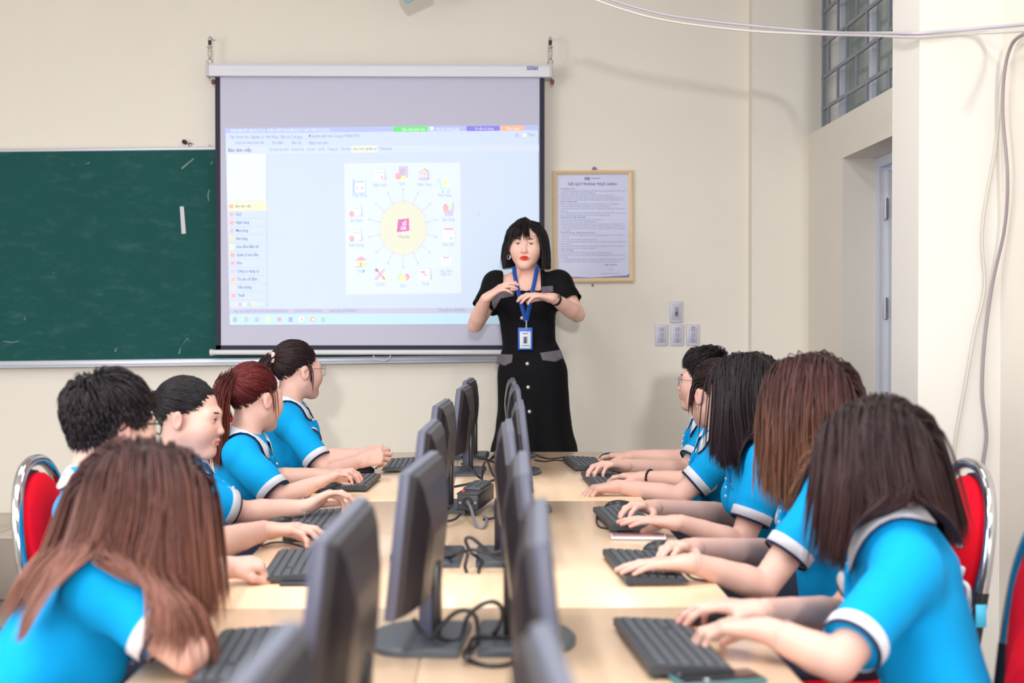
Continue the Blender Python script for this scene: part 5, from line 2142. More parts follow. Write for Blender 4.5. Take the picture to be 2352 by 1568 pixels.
        P = flow(root, d0, ln, S, head, body, spec.get('g', 0.04), 1.0, lay, rg, None, 0.012, None, np.ones(n, bool))
        far = head.sample(P[:, -1]) > lay + 0.012
        far |= head.sample(P[:, S // 2]) > lay + 0.012
        far |= ca_ < 0.10
        Ps = [P[~far]]
    Vs, Qs, Cs = [], [], []
    o = 0
    P0_ = Ps[0]
    for P in Ps:
        first_ = P is P0_
        P = P[:, np.round(np.linspace(0, P.shape[1] - 1, P.shape[1] // 2 + 1)).astype(int)]      # keep every second point
        col = grad_col(len(P), P.shape[1], spec['col'] if not first_ or kind != 'tail' else [(0, spec['col'][0][1]), (1, spec.get('mid', spec['col'][0][1]))], rg,
                       spec.get('var', 0.28))
        V, Q, C = strands_mesh(P, r0, col, rg, 'hair', base, parent)
        Vs.append(V)
        Qs.append(Q + o)
        Cs.append(C)
        o += len(V)
    V, Q = cap_mesh(c, R, sc, sel)
    Vs.append(V)
    Qs.append(Q + o)
    Cs.append(np.tile(lin3(spec['col'][0][1]) * 0.8, (len(V), 1)))
    return np_mesh('hair', np.concatenate(Vs), np.concatenate(Qs), M_hair, np.concatenate(Cs), base, parent)


def nv_rows(a):
    return a / np.maximum(1e-9, np.linalg.norm(a, axis=1, keepdims=True))


# ---------------------------------------------------------------- small worn things
def eye_parts(W, R, sc, base, body, brow=(52, 40, 38), look=(0, 0)):
    for s in (-1, 1):
        cc = W((s * 0.031, 0.0830, 0.0000))
        n = 14
        vs, fs, cs = [], [], []
        for j in range(n + 1):
            th = PI * j / n
            for i in range(20):
                ph = 2 * PI * i / 20
                l = np.array((0.0125 * math.sin(th) * math.cos(ph), 0.0072 * math.cos(th), 0.0043 * math.sin(th) * math.sin(ph)))
                vs.append(cc + R @ (l * sc))
                ir = math.hypot(l[0] - look[0], l[2] - look[1])
                cs.append((0.01, 0.008, 0.008) if ir < 0.0052 and l[1] > 0 else (0.62, 0.57, 0.56))
        for j in range(n):
            for i in range(20):
                fs.append((j * 20 + i, (j + 1) * 20 + i, (j + 1) * 20 + (i + 1) % 20, j * 20 + (i + 1) % 20))
        np_mesh('eye', np.array(vs), np.array(fs), M_eye, np.array(cs), base, body)
        g = MB()
        lash = [W((s * 0.0185, 0.0855, 0.0005)), W((s * 0.025, 0.0915, 0.0048)), W((s * 0.032, 0.0915, 0.0058)), W((s * 0.039, 0.087, 0.0045)), W((s * 0.0455, 0.080, 0.0005))]
        g.tube([Vector(p - base) for p in lash], [0.0006, 0.0014, 0.0016, 0.0015, 0.0007], 6)
        g.build('eyelash', M_brow, body)
        g = MB()
        bw_ = [W((s * 0.013, 0.0935, 0.0205)), W((s * 0.024, 0.0915, 0.0232)), W((s * 0.036, 0.0855, 0.0235)), W((s * 0.047, 0.0750, 0.0195))]
        g.tube([Vector(p - base) for p in bw_], [0.0020, 0.0030, 0.0026, 0.0008], 6)
        g.build('eyebrow', M_brow, body)


def glasses(W, R, base, parent, m, rx=0.026, rz=0.020, r=0.0012, lens=True):
    g0 = MB()
    rims = []
    for s in (-1, 1):
        pts = []
        for k in range(20):
            a = 2 * PI * k / 20
            x = s * 0.034 + rx * math.copysign(abs(math.cos(a)) ** 0.8, math.cos(a))
            z = -0.004 + rz * math.copysign(abs(math.sin(a)) ** 0.8, math.sin(a))
            pts.append(Vector(W((x, 0.104 - 3.0 * (x * x), z)) - base))
        rims.append(pts)
    fr_ = MB()
    for pts in rims:
        fr_.tube(pts, r, 6, closed=True)
    fr_.tube([Vector(W((-0.010, 0.104, 0.001)) - base), Vector(W((0, 0.108, 0.003)) - base), Vector(W((0.010, 0.104, 0.001)) - base)], r, 6)
    for s in (-1, 1):
        fr_.tube([Vector(W((s * 0.060, 0.093, 0.004)) - base), Vector(W((s * 0.074, 0.07, 0.005)) - base), Vector(W((s * 0.083, 0.0, 0.006)) - base),
                  Vector(W((s * 0.084, -0.02, -0.008)) - base)], r, 6)
    gl = fr_.build('glasses', m, parent)
    if lens:
        for pts in rims:
            q = MB().add(pts, [tuple(range(len(pts)))])
            q.build('lens', mat('spectacle_lens', (225, 232, 238), 0.05, alpha=0.12), gl)
    return gl


def ring_band(c, axis, r0, r1, length, m, name, base, parent, n=40, thick=0.003, squash=None):
    """short sleeve-end band around an axis"""
    a = Vector(nv(axis))
    u = a.orthogonal().normalized()
    v = a.cross(u)
    rings = []
    prof = [(0, r0), (length, r1), (length, r1 - thick), (0, r0 - thick)]
    for (t, r) in prof + [prof[0]]:
        rings.append([Vector(c) - Vector(base) + a * t + (u * math.cos(2 * PI * k / n) + v * math.sin(2 * PI * k / n)) * r for k in range(n)])
    return MB().loft(rings, True, False).build(name, m, parent)


def collar(N, up, fwd, fld, base, parent, rn=0.060, tip=0.055):
    up, fwd = nv(up), nv(fwd)
    fwd = nv(fwd - up * (fwd @ up))
    rt = np.cross(fwd, up)
    n = 40
    rows = [[] for _ in range(5)]
    for i in range(n):
        t = i / (n - 1) * 2 - 1
        ph = t * math.radians(158)
        dirv = -fwd * math.cos(ph) + rt * math.sin(ph)
        fr_ = max(0.0, (abs(t) - 0.55) / 0.45)
        zt = 0.040 - 0.028 * fr_
        ze = -0.004 - tip * fr_ ** 1.5
        prof = [(rn - 0.004, zt - 0.04), (rn - 0.002, zt), (rn + 0.004, zt + 0.001), (rn + 0.013, (zt + ze) / 2 + 0.006), (rn + 0.024 + 0.014 * fr_, ze)]
        for q, (r, z) in enumerate(prof):
            rows[q].append(N + dirv * r + up * z)
    rows = [np.array(r) for r in rows]
    for q in (3, 4):
        rows[q] = fld.push(rows[q].copy(), 0.006 if q == 4 else 0.008, 4)
    g = MB().loft([[Vector(p - base) for p in r] for r in rows], False, False)
    co = g.build('collar', M_white, parent)
    sm_ = co.modifiers.new('thickness', 'SOLIDIFY')
    sm_.thickness = 0.0025
    sm_.offset = 1.0
    e = rows[4]
    MB().tube([Vector(p - base) for p in e], 0.0028, 6).build('collar_edge', M_navy, co)
    return co


def bracelet(c, axis, r, base, parent, m, name='bracelet', bead=0.0, n=22):
    a = Vector(nv(axis))
    u = a.orthogonal().normalized()
    v = a.cross(u)
    pts = [Vector(c) - Vector(base) + (u * math.cos(2 * PI * k / n) + v * math.sin(2 * PI * k / n)) * r for k in range(n)]
    g = MB()
    if bead:
        for p in pts:
            g.ball(p, bead, 8, 6)
    else:
        g.tube(pts, 0.0012, 6, closed=True)
    return g.build(name, m, parent)


# ---------------------------------------------------------------- one seated student
def student(label, head_c, fwd, arms, hair, pelvis, tfwd, male=False, sc=1.04, glass=None, up=(0, 0, 1), neck=None, seed=1, hh=0.0046, hw=None,
            chest=0.0, skin=1.0, brow=True, sleeve=0.62, drop=0.05, slim=1.0):
    c = np.array(head_c, float)
    R = frame(fwd, up)
    tf = nv((tfwd[0], tfwd[1], 0))
    rt = np.cross(tf, (0, 0, 1.0))
    pel = np.array(pelvis, float)
    if neck is None:
        neck = c + R @ np.array((0, -0.03, 0)) + np.array((0, 0, -0.150)) - tf * 0.015
    neck = np.array(neck, float)
    spine = nv(neck - pel)
    hw = hw or (0.178 if male else 0.152)
    sh = {'R': neck + rt * hw - spine * drop, 'L': neck - rt * hw - spine * drop}
    chest_f = nv(np.cross(spine, rt)) * -1
    if chest_f @ tf < 0:
        chest_f = -chest_f
    base = np.array((pel[0], pel[1], 0.0))
    ln = np.linalg.norm(neck - pel)
    P = lambda u, f=0.0: pel + (neck - pel) * u + chest_f * f + (np.array((0, 0, 1)) * 0)
    wf = (1.08 if male else 0.96) * slim
    # ---- body (skin) : torso, arms
    lo = Sdf()
    sq = (chest_f, 0.66)
    lo.chain([(P(0.0), 0.135 * wf), (P(0.35, 0.0), 0.115 * wf), (P(0.7, 0.005), 0.128 * wf), (P(0.88), 0.11 * wf)], 0.05, sq)
    lo.cap(sh['L'] - spine * 0.005, sh['R'] - spine * 0.005, 0.046 * wf, None, 0.05)
    lo.cap(neck + nv(c - neck) * 0.03, neck - spine * 0.06, 0.046, 0.055, 0.04)
    aw = 1.14 if male else 1.0
    data = {}
    for s_, A in arms.items():
        e, w = np.array(A['e'], float), np.array(A['w'], float)
        S_ = sh[s_]
        m = e * 0.72 + w * 0.28
        lo.chain([(S_, 0.046 * aw), (S_ * 0.5 + e * 0.5, 0.043 * aw), (e, 0.0355 * aw), (m, 0.0375 * aw), (e * 0.35 + w * 0.65, 0.031 * aw), (w, 0.0245 * aw)], 0.02)
        data[s_] = (S_, e, w)
    fl_ = lo.run(0.0085)
    V, Q = fl_.mesh()
    Vs, Qs = [V], [Q]
    sk = SKIN_F * skin
    Cs = [np.tile(sk, (len(V), 1))]
    o = len(V)
    # elbows a little pinker
    for s_ in data:
        d = np.linalg.norm(V - data[s_][1], axis=1)
        m = np.clip(1 - d / 0.06, 0, 1)[:, None] * 0.35
        Cs[0] = Cs[0] * (1 - m) + SKIN_P * skin * m
    # ---- head
    hd = Sdf()
    W = build_head(hd, c, R, sc, neck, male=male)
    hf = hd.run(hh)
    V, Q = hf.mesh()
    Vs.append(V)
    Qs.append(Q + o)
    Cs.append(head_colors(V, c, R, sc, sk, lin3((206, 138, 132))))
    o += len(V)
    # ---- hands
    for s_, A in arms.items():
        S_, e, w = data[s_]
        f = nv(A.get('f', w - e))
        hs_ = Sdf()
        tips = []
        side, nn = build_hand(hs_, w, f, A.get('n', (0, 0, -1)), s_, A.get('pose', 'type'), A.get('sc', 0.95 if not male else 1.02), tips)
        hs_.cap(w - nv(w - e) * 0.05, w + f * 0.012, 0.0262 * aw, 0.0232 * aw, 0.016, (nn, 0.78))
        hfld = hs_.run(0.0035, 0.014)
        V, Q = hfld.mesh()
        col = np.tile(sk, (len(V), 1))
        for t_ in tips:
            d = np.linalg.norm(V - t_, axis=1)
            m = np.clip(1 - d / 0.022, 0, 1)[:, None] * 0.6
            col = col * (1 - m) + SKIN_P * skin * m
        Vs.append(V)
        Qs.append(Q + o)
        Cs.append(col)
        o += len(V)
    body = np_mesh('person', np.concatenate(Vs), np.concatenate(Qs), M_skin, np.concatenate(Cs), base)
    body.location = base
    tag(body, label, 'person', 'students in turquoise polo shirts')
    # ---- polo shirt
    st_ = Sdf()
    st_.chain([(P(-0.10), 0.158 * wf), (P(0.25, 0.004), 0.148 * wf), (P(0.55, 0.006), 0.150 * wf), (P(0.80, 0.004), 0.136 * wf), (P(0.92, 0), 0.10 * wf)], 0.06, sq)
    st_.cap(sh['L'] + rt * 0.02, sh['R'] - rt * 0.02, 0.058 * wf, None, 0.05)
    st_.cap(neck - spine * 0.075, neck - spine * 0.004, 0.098, 0.060, 0.035, None, True)
    if not male:
        for q in (-1, 1):
            st_.ell(P(0.62, 0.075) + rt * q * 0.06, (0.06, 0.055, 0.065), None, 0.05)
    cuffs = []
    for s_ in arms:
        S_, e, w = data[s_]
        fr_ = arms[s_].get('sleeve', sleeve)
        cf = S_ + (e - S_) * fr_
        st_.cap(S_, cf, 0.061 * aw, 0.057 * aw, 0.04, None, True)
        st_.cap(cf + nv(e - S_) * 0.030, cf + nv(e - S_) * 0.040, 0.040 * aw, 0.043 * aw, 0.004, None, False, True)
        cuffs.append((cf, nv(e - S_), 0.057 * aw))
    sf = st_.run(0.0085, 0.045)
    V, Q = sf.mesh()
    N_ = vnormals(V, Q)
    msk = np.ones(len(V))
    for cf, ax_, r in cuffs:
        dv = V - cf
        t_ = np.abs(dv @ ax_)
        rd = np.linalg.norm(dv - (dv @ ax_)[:, None] * ax_, axis=1)
        msk = np.minimum(msk, np.where(rd < r + 0.03, np.clip((t_ - 0.03) / 0.03, 0, 1), 1))
    V = wrinkle(V, N_, 0.0065, seed, 1.0, msk)
    shirt = np_mesh('polo_shirt', V, Q, M_polo, None, base, body)
    for cf, ax_, r in cuffs:
        cu = ring_band(cf - ax_ * 0.026, ax_, r + 0.0035, r + 0.0025, 0.027, M_white, 'cuff', base, shirt)
        ring_band(cf + ax_ * 0.001, ax_, r + 0.0026, r + 0.0016, 0.0065, M_navy, 'cuff_edge', base, cu)
    collar(neck + nv(c - neck) * 0.004, nv(nv(c - neck) * 0.6 + spine * 0.6), tf, sf, base, shirt)
    # button placket
    ctr = []
    for u in (0.86, 0.80, 0.74, 0.68):
        p = P(u, 0.20)[None].copy()
        for _ in range(60):
            d = sf.sample(p)
            if d[0] < 0.003:
                break
            p = p - chest_f * max(0.002, min(0.02, float(d[0]) * 0.6))
        ctr.append(p[0] + chest_f * 0.002)
    MB().tube([Vector(p - base) for p in ctr], [0.012, 0.012, 0.012, 0.010], 8).build('placket', M_polo, shirt)
    for p in ctr[1:]:
        MB().ball(Vector(p + chest_f * 0.011 - base), 0.0045, 8, 6).build('button', M_white, shirt)
    # ---- trousers, legs under the table
    tr_ = Sdf()
    kz = 0.50
    for q in (-1, 1):
        hip = pel + rt * q * 0.085 + np.array((0, 0, -0.03))
        kn = pel + tf * 0.38 + rt * q * 0.10
        kn[2] = kz
        an = kn + tf * 0.02
        an[2] = 0.09
        tr_.cap(hip, kn, 0.085, 0.062, 0.04)
        tr_.cap(kn, an, 0.060, 0.045, 0.03)
    tr_.cap(pel + rt * 0.07 + (0, 0, -0.02), pel - rt * 0.07 + (0, 0, -0.02), 0.108, None, 0.05)
    tf_ = tr_.run(0.016)
    V, Q = tf_.mesh()
    np_mesh('trousers', V, Q, M_jean, None, base, body)
    for q in (-1, 1):
        g = Sdf()
        a0 = pel + tf * 0.38 + rt * q * 0.10
        a0[2] = 0.045
        g.cap(a0 - tf * 0.03, a0 + tf * 0.15, 0.042, 0.036, 0.01)
        g.cap(a0 + (0, 0, 0.05), a0, 0.04, 0.042, 0.02)
        g.box(np.array((a0[0], a0[1], -0.045)), (0.5, 0.5, 0.05), None, 0.003, True)
        V, Q = g.run(0.012).mesh()
        np_mesh('shoe', V, Q, M_shoe, None, base, body)
    # ---- face parts, hair, glasses
    eye_parts(W, R, sc, base, body)
    if 'ball' in hair:
        bs, br_ = hair['ball']
        hair = dict(hair, ballv=(sh[bs] + np.array(hair.get('boff', (0, 0, 0))), br_, tf))
    hobj = make_hair(hair, c, R, sc, hf, [sf], base, body, seed + 50)
    if glass:
        glasses(W, R, base, body, glass[0], *glass[1:])
    return dict(body=body, base=base, W=W, R=R, shirt=shirt, sf=sf, hf=hf, data=data, hair=hobj, c=c, sc=sc)

# ================================================================ THE STUDENTS
BLK = [(0, (24, 20, 24)), (0.6, (34, 27, 32)), (1, (44, 34, 38))]
DKB = [(0, (40, 27, 30)), (0.5, (58, 36, 38)), (1, (64, 40, 40))]
RED = [(0, (70, 22, 26)), (0.35, (106, 44, 36)), (0.7, (120, 60, 44)), (1, (130, 72, 54))]
AUB = [(0, (54, 33, 34)), (0.25, (88, 54, 49)), (0.6, (128, 84, 72)), (1, (142, 95, 80))]
AUB2 = [(0, (46, 28, 30)), (0.3, (78, 46, 44)), (0.6, (110, 72, 58)), (1, (132, 92, 70))]


def hz(px, py, z=TZ + 0.035):
    """joint seen at this pixel, z above the floor (wrists over keys or a mouse ride a little higher)"""
    return np.array(T(px, py, z))


GM = mat('black_spectacle_frame', (24, 22, 26), 0.3)
GS = mat('silver_spectacle_frame', (150, 150, 165), 0.25, metal=0.8)

# left side, nearest first -------------------------------------------------
P1 = student('student with long auburn hair over her face leaning forward, nearest the camera on the left',
             U(332, 1178, 2.60), (0.86, 0.28, -0.42),
             {'R': dict(e=hz(432, 1500, TZ + 0.045), w=np.array(U(392, 1310, 2.68)), f=(0.1, 0.25, 0.95), n=(0.9, -0.1, -0.2), pose='loose', sleeve=0.70),
              'L': dict(e=hz(430, 1385, TZ + 0.04), w=hz(512, 1300, TZ + 0.045), pose='fist', f=(0.85, 0.35, 0.0), n=(0.2, 0.3, -0.9))},
             dict(kind='long', len=0.33, n=3600, S=20, r=0.0022, vol=0.022, part=0.15, back=0.45, combb=0.10, col=AUB, g=0.34, curl=0.02, var=0.16, split=0.03, thr=0.0, splitb=(-0.13, -0.02, 0), ball=('R', 0.11), boff=(0.0, 0.0, -0.06), nape=0.95, front_len=0.72),
             (-0.95, 2.62, 0.56), (0.98, 0.2), seed=11, slim=1.08, neck=U(270, 1284, 2.64), drop=0.03)
P2 = student('boy with short black hair and black glasses turned away, behind the auburn-haired student',
             U(256, 976, 3.45), (0.74, 0.66, -0.02),
             {'R': dict(e=hz(455, 1262, TZ + 0.05), w=hz(606, 1218, TZ + 0.046), pose='mouse', f=(1, 0.0, 0.08)),
              'L': dict(e=(-0.80, 3.74, 0.73), w=(-0.67, 3.70, 0.675), pose='loose', f=(1, -0.15, -0.15))},
             dict(kind='short', n=3800, S=10, r=0.0019, ls=0.036, lt=0.085, vs=0.014, vt=0.022, comb=(0.1, 0.2, 0.0), spike=0.05, col=BLK, var=0.15),
             (-0.93, 3.55, 0.57), (1, 0.12), male=True, glass=(GM, 0.027, 0.018, 0.0024), seed=12, sc=1.06)
P3 = student('student with black hair tied back seen in profile, looking at her screen',
             U(434, 956, 4.22), (0.985, -0.10, -0.12),
             {'R': dict(e=hz(560, 1178, TZ + 0.04), w=hz(700, 1165, TZ + 0.05), pose='pinch', f=(0.80, 0.15, 0.45), n=(0.55, -0.1, -0.8), sleeve=0.80),
              'L': dict(e=(-0.78, 4.44, 0.73), w=(-0.67, 4.40, 0.675), pose='loose', f=(1, -0.15, -0.15))},
             dict(kind='tail', n=1700, S=14, r=0.0017, tie=(0.05, -0.97, 0.10), tdir=(0, -0.8, -0.3), len=0.22, nt=350, col=BLK, mid=(36, 28, 32), lift=0.35, wisps=0, var=0.15),
             (-0.86, 4.30, 0.57), (1, 0.0), seed=13, hh=0.0034, sc=1.0)
P4 = student('student with red hair in a ponytail held by a dark clip',
             U(585, 912, 5.08), (0.62, 0.78, -0.04),
             {'R': dict(e=np.array(U(646, 1146, 4.86)), w=hz(728, 1108, TZ + 0.056), pose='type', sleeve=0.84),
              'L': dict(e=hz(622, 1100, TZ + 0.045), w=hz(735, 1090, TZ + 0.056), pose='type')},
             dict(kind='tail', n=1900, S=16, r=0.0019, tie=(-0.12, -0.93, 0.30), tdir=(-0.05, -0.75, -0.5), len=0.30, nt=900, bundle=0.012, fan=0.16, col=RED, mid=(120, 38, 34), lift=0.6,
                  g=0.34, wisps=14, var=0.18),
             (-0.92, 5.18, 0.57), (1, 0.12), seed=14)
P5 = student('student with dark ponytail, scrunchie and glasses with clasped hands, farthest on the left',
             U(683, 849, 5.92), (0.78, 0.62, 0.0),
             {'R': dict(e=np.array(U(752, 1085, 5.66)), w=hz(828, 1058, TZ + 0.06), pose='loose', f=(0.9, 0.15, 0.2), n=(0.1, 0.9, -0.35), sleeve=0.78),
              'L': dict(e=hz(738, 1052, TZ + 0.06), w=hz(832, 1044, TZ + 0.075), pose='fist', f=(0.95, -0.1, 0.15), n=(0.1, -0.8, -0.5))},
             dict(kind='tail', n=1700, S=14, r=0.0018, tie=(-0.15, -0.97, 0.18), tdir=(-0.1, -0.8, -0.25), len=0.20, nt=420, bundle=0.010, col=DKB, mid=(48, 28, 32), lift=0.6, wisps=14, var=0.18),
             (-0.85, 6.00, 0.57), (1, 0.15), glass=(GS, 0.025, 0.021, 0.0011), seed=15)

# right side, nearest first -------------------------------------------------
R1 = student('student with shoulder-length dark hair, nearest the camera on the right, hand on a mouse',
             U(2002, 1060, 2.84), (-0.86, 0.46, -0.20),
             {'L': dict(e=np.array(U(1925, 1522, 2.48)), w=hz(1762, 1446, TZ + 0.056), pose='type', sleeve=0.82, f=(-0.88, 0.45, -0.02)),
              'R': dict(e=np.array(U(1935, 1412, 3.08)), w=hz(1752, 1402, TZ + 0.046), pose='mouse', f=(-0.9, 0.1, 0.10))},
             dict(kind='long', len=0.24, n=3600, S=18, r=0.0022, vol=0.022, part=-0.1, back=0.6, combb=0.14, col=DKB, g=0.40, curl=0.015, var=0.16, split=0.05, thr=0.0, splitb=(0.10, -0.02, 0), ball=('L', 0.12), nape=0.45),
             (0.90, 2.72, 0.57), (-0.97, 0.2), seed=21, slim=1.06)
R2 = student('student with long auburn hair sitting second from the camera on the right',
             U(1852, 922, 3.60), (-0.82, 0.54, -0.08),
             {'L': dict(e=np.array(U(1754, 1346, 3.38)), w=hz(1590, 1292, TZ + 0.050), pose='flat', sleeve=0.68, f=(-1, 0.05, -0.03)),
              'R': dict(e=np.array(U(1800, 1272, 3.92)), w=hz(1592, 1256, TZ + 0.046), pose='mouse')},
             dict(kind='long', len=0.30, n=3200, S=18, r=0.0021, vol=0.020, part=0.0, back=0.4, combb=0.06, col=AUB2, g=0.42, curl=0.045, var=0.18),
             (0.92, 3.62, 0.57), (-1, 0.08), seed=22)
R3 = student('student with long straight black hair and a logo on her shirt, third on the right',
             U(1708, 900, 4.32), (-0.80, 0.58, -0.02),
             {'L': dict(e=np.array(U(1702, 1250, 4.12)), w=hz(1562, 1200, TZ + 0.042), pose='flat', sleeve=0.70, f=(-0.97, 0.18, 0.06)),
              'R': dict(e=np.array(U(1690, 1184, 4.62)), w=hz(1500, 1164, TZ + 0.046), pose='mouse')},
             dict(kind='long', len=0.27, n=3000, S=18, r=0.0020, vol=0.016, part=0.0, back=0.55, combb=0.14, split=0.04, thr=0.1, splitb=(0.06, -0.02, 0), ball=('L', 0.09), nape=0.5, col=[(0, (30, 24, 28)), (0.6, (44, 33, 40)), (1, (50, 36, 44))], g=0.45, curl=0.010,
                  var=0.15),
             (0.93, 4.36, 0.57), (-1, 0.0), seed=23)
R4 = student('student mostly hidden behind the long black hair, wearing an ear hoop and black bead bracelet',
             U(1640, 903, 5.12), (-0.50, 0.86, -0.05),
             {'L': dict(e=np.array(U(1560, 1140, 4.95)), w=hz(1418, 1116, TZ + 0.035), pose='loose', sleeve=0.70, f=(-1, 0.0, -0.1)),
              'R': dict(e=hz(1625, 1108, TZ + 0.045), w=hz(1482, 1096, TZ + 0.046), pose='mouse')},
             dict(kind='tail', n=1500, S=12, r=0.0019, tie=(0.0, -0.95, 0.2), tdir=(0, -0.8, -0.3), len=0.16, nt=250, col=DKB, mid=(44, 30, 32), lift=0.8, wisps=40, var=0.16),
             (0.90, 5.16, 0.57), (-1, 0.05), seed=24)
R5 = student('young man with a black quiff and metal glasses in profile, farthest on the right',
             U(1620, 876, 5.78), (-0.95, 0.30, 0.04),
             {'L': dict(e=np.array(U(1574, 1084, 5.55)), w=hz(1436, 1070, TZ + 0.056), pose='type', sleeve=0.72),
              'R': dict(e=hz(1608, 1058, TZ + 0.05), w=hz(1452, 1048, TZ + 0.046), pose='mouse')},
             dict(kind='short', n=3200, S=10, r=0.0017, ls=0.016, lt=0.075, vs=0.003, vt=0.036, comb=(0.0, 0.5, 0.0), spike=0.08, crown=(0, -0.7, 0.7), col=BLK, var=0.15),
             (0.92, 5.86, 0.57), (-1, 0.1), male=True, glass=(GS, 0.026, 0.019, 0.0012), seed=25, hh=0.0036)

# ---- hair ties, jewellery
def tie_ball(S, tie, r, m, name, n=10, amp=0.006):
    p = S['c'] + S['R'] @ ((HE_C + nv(tie) * HE_R * 1.10) * S['sc'])
    ax_ = S['R'] @ nv(tie)
    a = Vector(ax_)
    u = a.orthogonal().normalized()
    v = a.cross(u)
    pts = []
    for k in range(24):
        an = 2 * PI * k / 24
        rr = r + amp * math.sin(an * n / 2)
        pts.append(Vector(p - S['base']) + (u * math.cos(an) + v * math.sin(an)) * rr)
    return MB().tube(pts, r * 0.42, 8, closed=True).build(name, m, S['body'])


M_scr2 = mat('scrunchie_cloth', (230, 196, 190), 0.8, noise=0.45, nscale=90)
tie_ball(P5, (-0.15, -0.97, 0.18), 0.020, M_scr2, 'scrunchie')
tie_ball(P3, (0.05, -0.97, 0.10), 0.016, mat('black_hair_tie', (24, 22, 26), 0.7), 'hair_tie', amp=0.001)
cp = P4['c'] + P4['R'] @ ((HE_C + nv((-0.12, -0.93, 0.30)) * HE_R * 1.16) * P4['sc']) - P4['base']
g = MB()
g.ball(Vector(cp), (0.016, 0.014, 0.02), 10, 8)
for k in (-1, 1):
    g.tube([Vector(cp), Vector(cp) + Vector((0.012 * k, -0.01, 0.018)), Vector(cp) + Vector((0.03 * k, -0.008, 0.006))], [0.006, 0.004, 0.002], 6)
g.build('hair_clip', mat('dark_clip', (30, 24, 28), 0.3), P4['body'])


def wrist_band(S, side, off, r, m, name, bead=0.0, n=22):
    _, e, w = S['data'][side]
    a = nv(w - e)
    return bracelet(w - a * off, a, r, S['base'], S['body'], m, name, bead, n)


M_silver = mat('silver_chain', (210, 208, 214), 0.2, metal=0.9)
wrist_band(P3, 'R', 0.004, 0.0275, M_silver, 'bracelet', 0.0022, 24)
wrist_band(R4, 'R', 0.020, 0.0285, mat('black_beads', (18, 17, 20), 0.25), 'bead_bracelet', 0.0048, 20)
wrist_band(R1, 'L', 0.030, 0.0300, M_silver, 'bracelet', 0.0014, 30)
wrist_band(R2, 'L', 0.004, 0.0285, M_silver, 'bracelet', 0.0014, 30)
# ear hoop
p = R4['W']((-0.081, -0.004, -0.044)) - R4['base']
MB().tube([(p[0], p[1] + 0.008 * math.cos(k * PI / 8), p[2] + 0.008 * math.sin(k * PI / 8)) for k in range(16)], 0.0013, 6, closed=True).build('ear_hoop', M_silver, R4['body'])


# ---- printed mark on the shirt of the third student on the right
def decal(S, items, m, name, t0, t1, off=0.004, parent=None, fld=None):
    """flat print laid on the cloth: items are (vertices in pixels, faces)"""
    g = MB()
    fld = fld or S['sf']
    for pts, fs in items:
        vs = []
        ok = True
        for x, y in pts:
            h = ray_hit(fld, x, y, t0, t1)
            if h is None:
                ok = False
                break
            d = np.array(ray(x, y))
            vs.append(Vector(h - d * off - S['base']))
        if ok:
            g.add(vs, fs)
    if g.v:
        return g.build(name, m, parent or S['shirt'])


def txt_items(body, x, y, h, slant=0.0, bold=0.02):
    vs, fs = text_mesh(body, 1.0, 'LEFT', bold)
    return [([(x + v.x * h * 1.35, y - v.y * h * 1.35 + slant * v.x * h) for v in vs], fs)]


sq4 = [(0, 1, 2, 3)]
decal(R3, [([(1670, 1112), (1683, 1109), (1683, 1111.5), (1670, 1114.5)], sq4), ([(1672, 1098), (1676, 1096), (1676, 1107), (1672, 1109)], sq4),
           ([(1678, 1095), (1683, 1093), (1683, 1105), (1678, 1106)], sq4)], mat('orange_print', (238, 130, 70), 0.7), 'shirt_emblem', 3.9, 4.6, 0.006)
decal(R3, txt_items('IAN', 1665, 1126, 8, 0.12), mat('navy_print', (30, 50, 110), 0.7), 'shirt_lettering', 3.9, 4.6, 0.006)


# ================================================================ THE TEACHER
SKIN_T = SKIN_F * 1.22


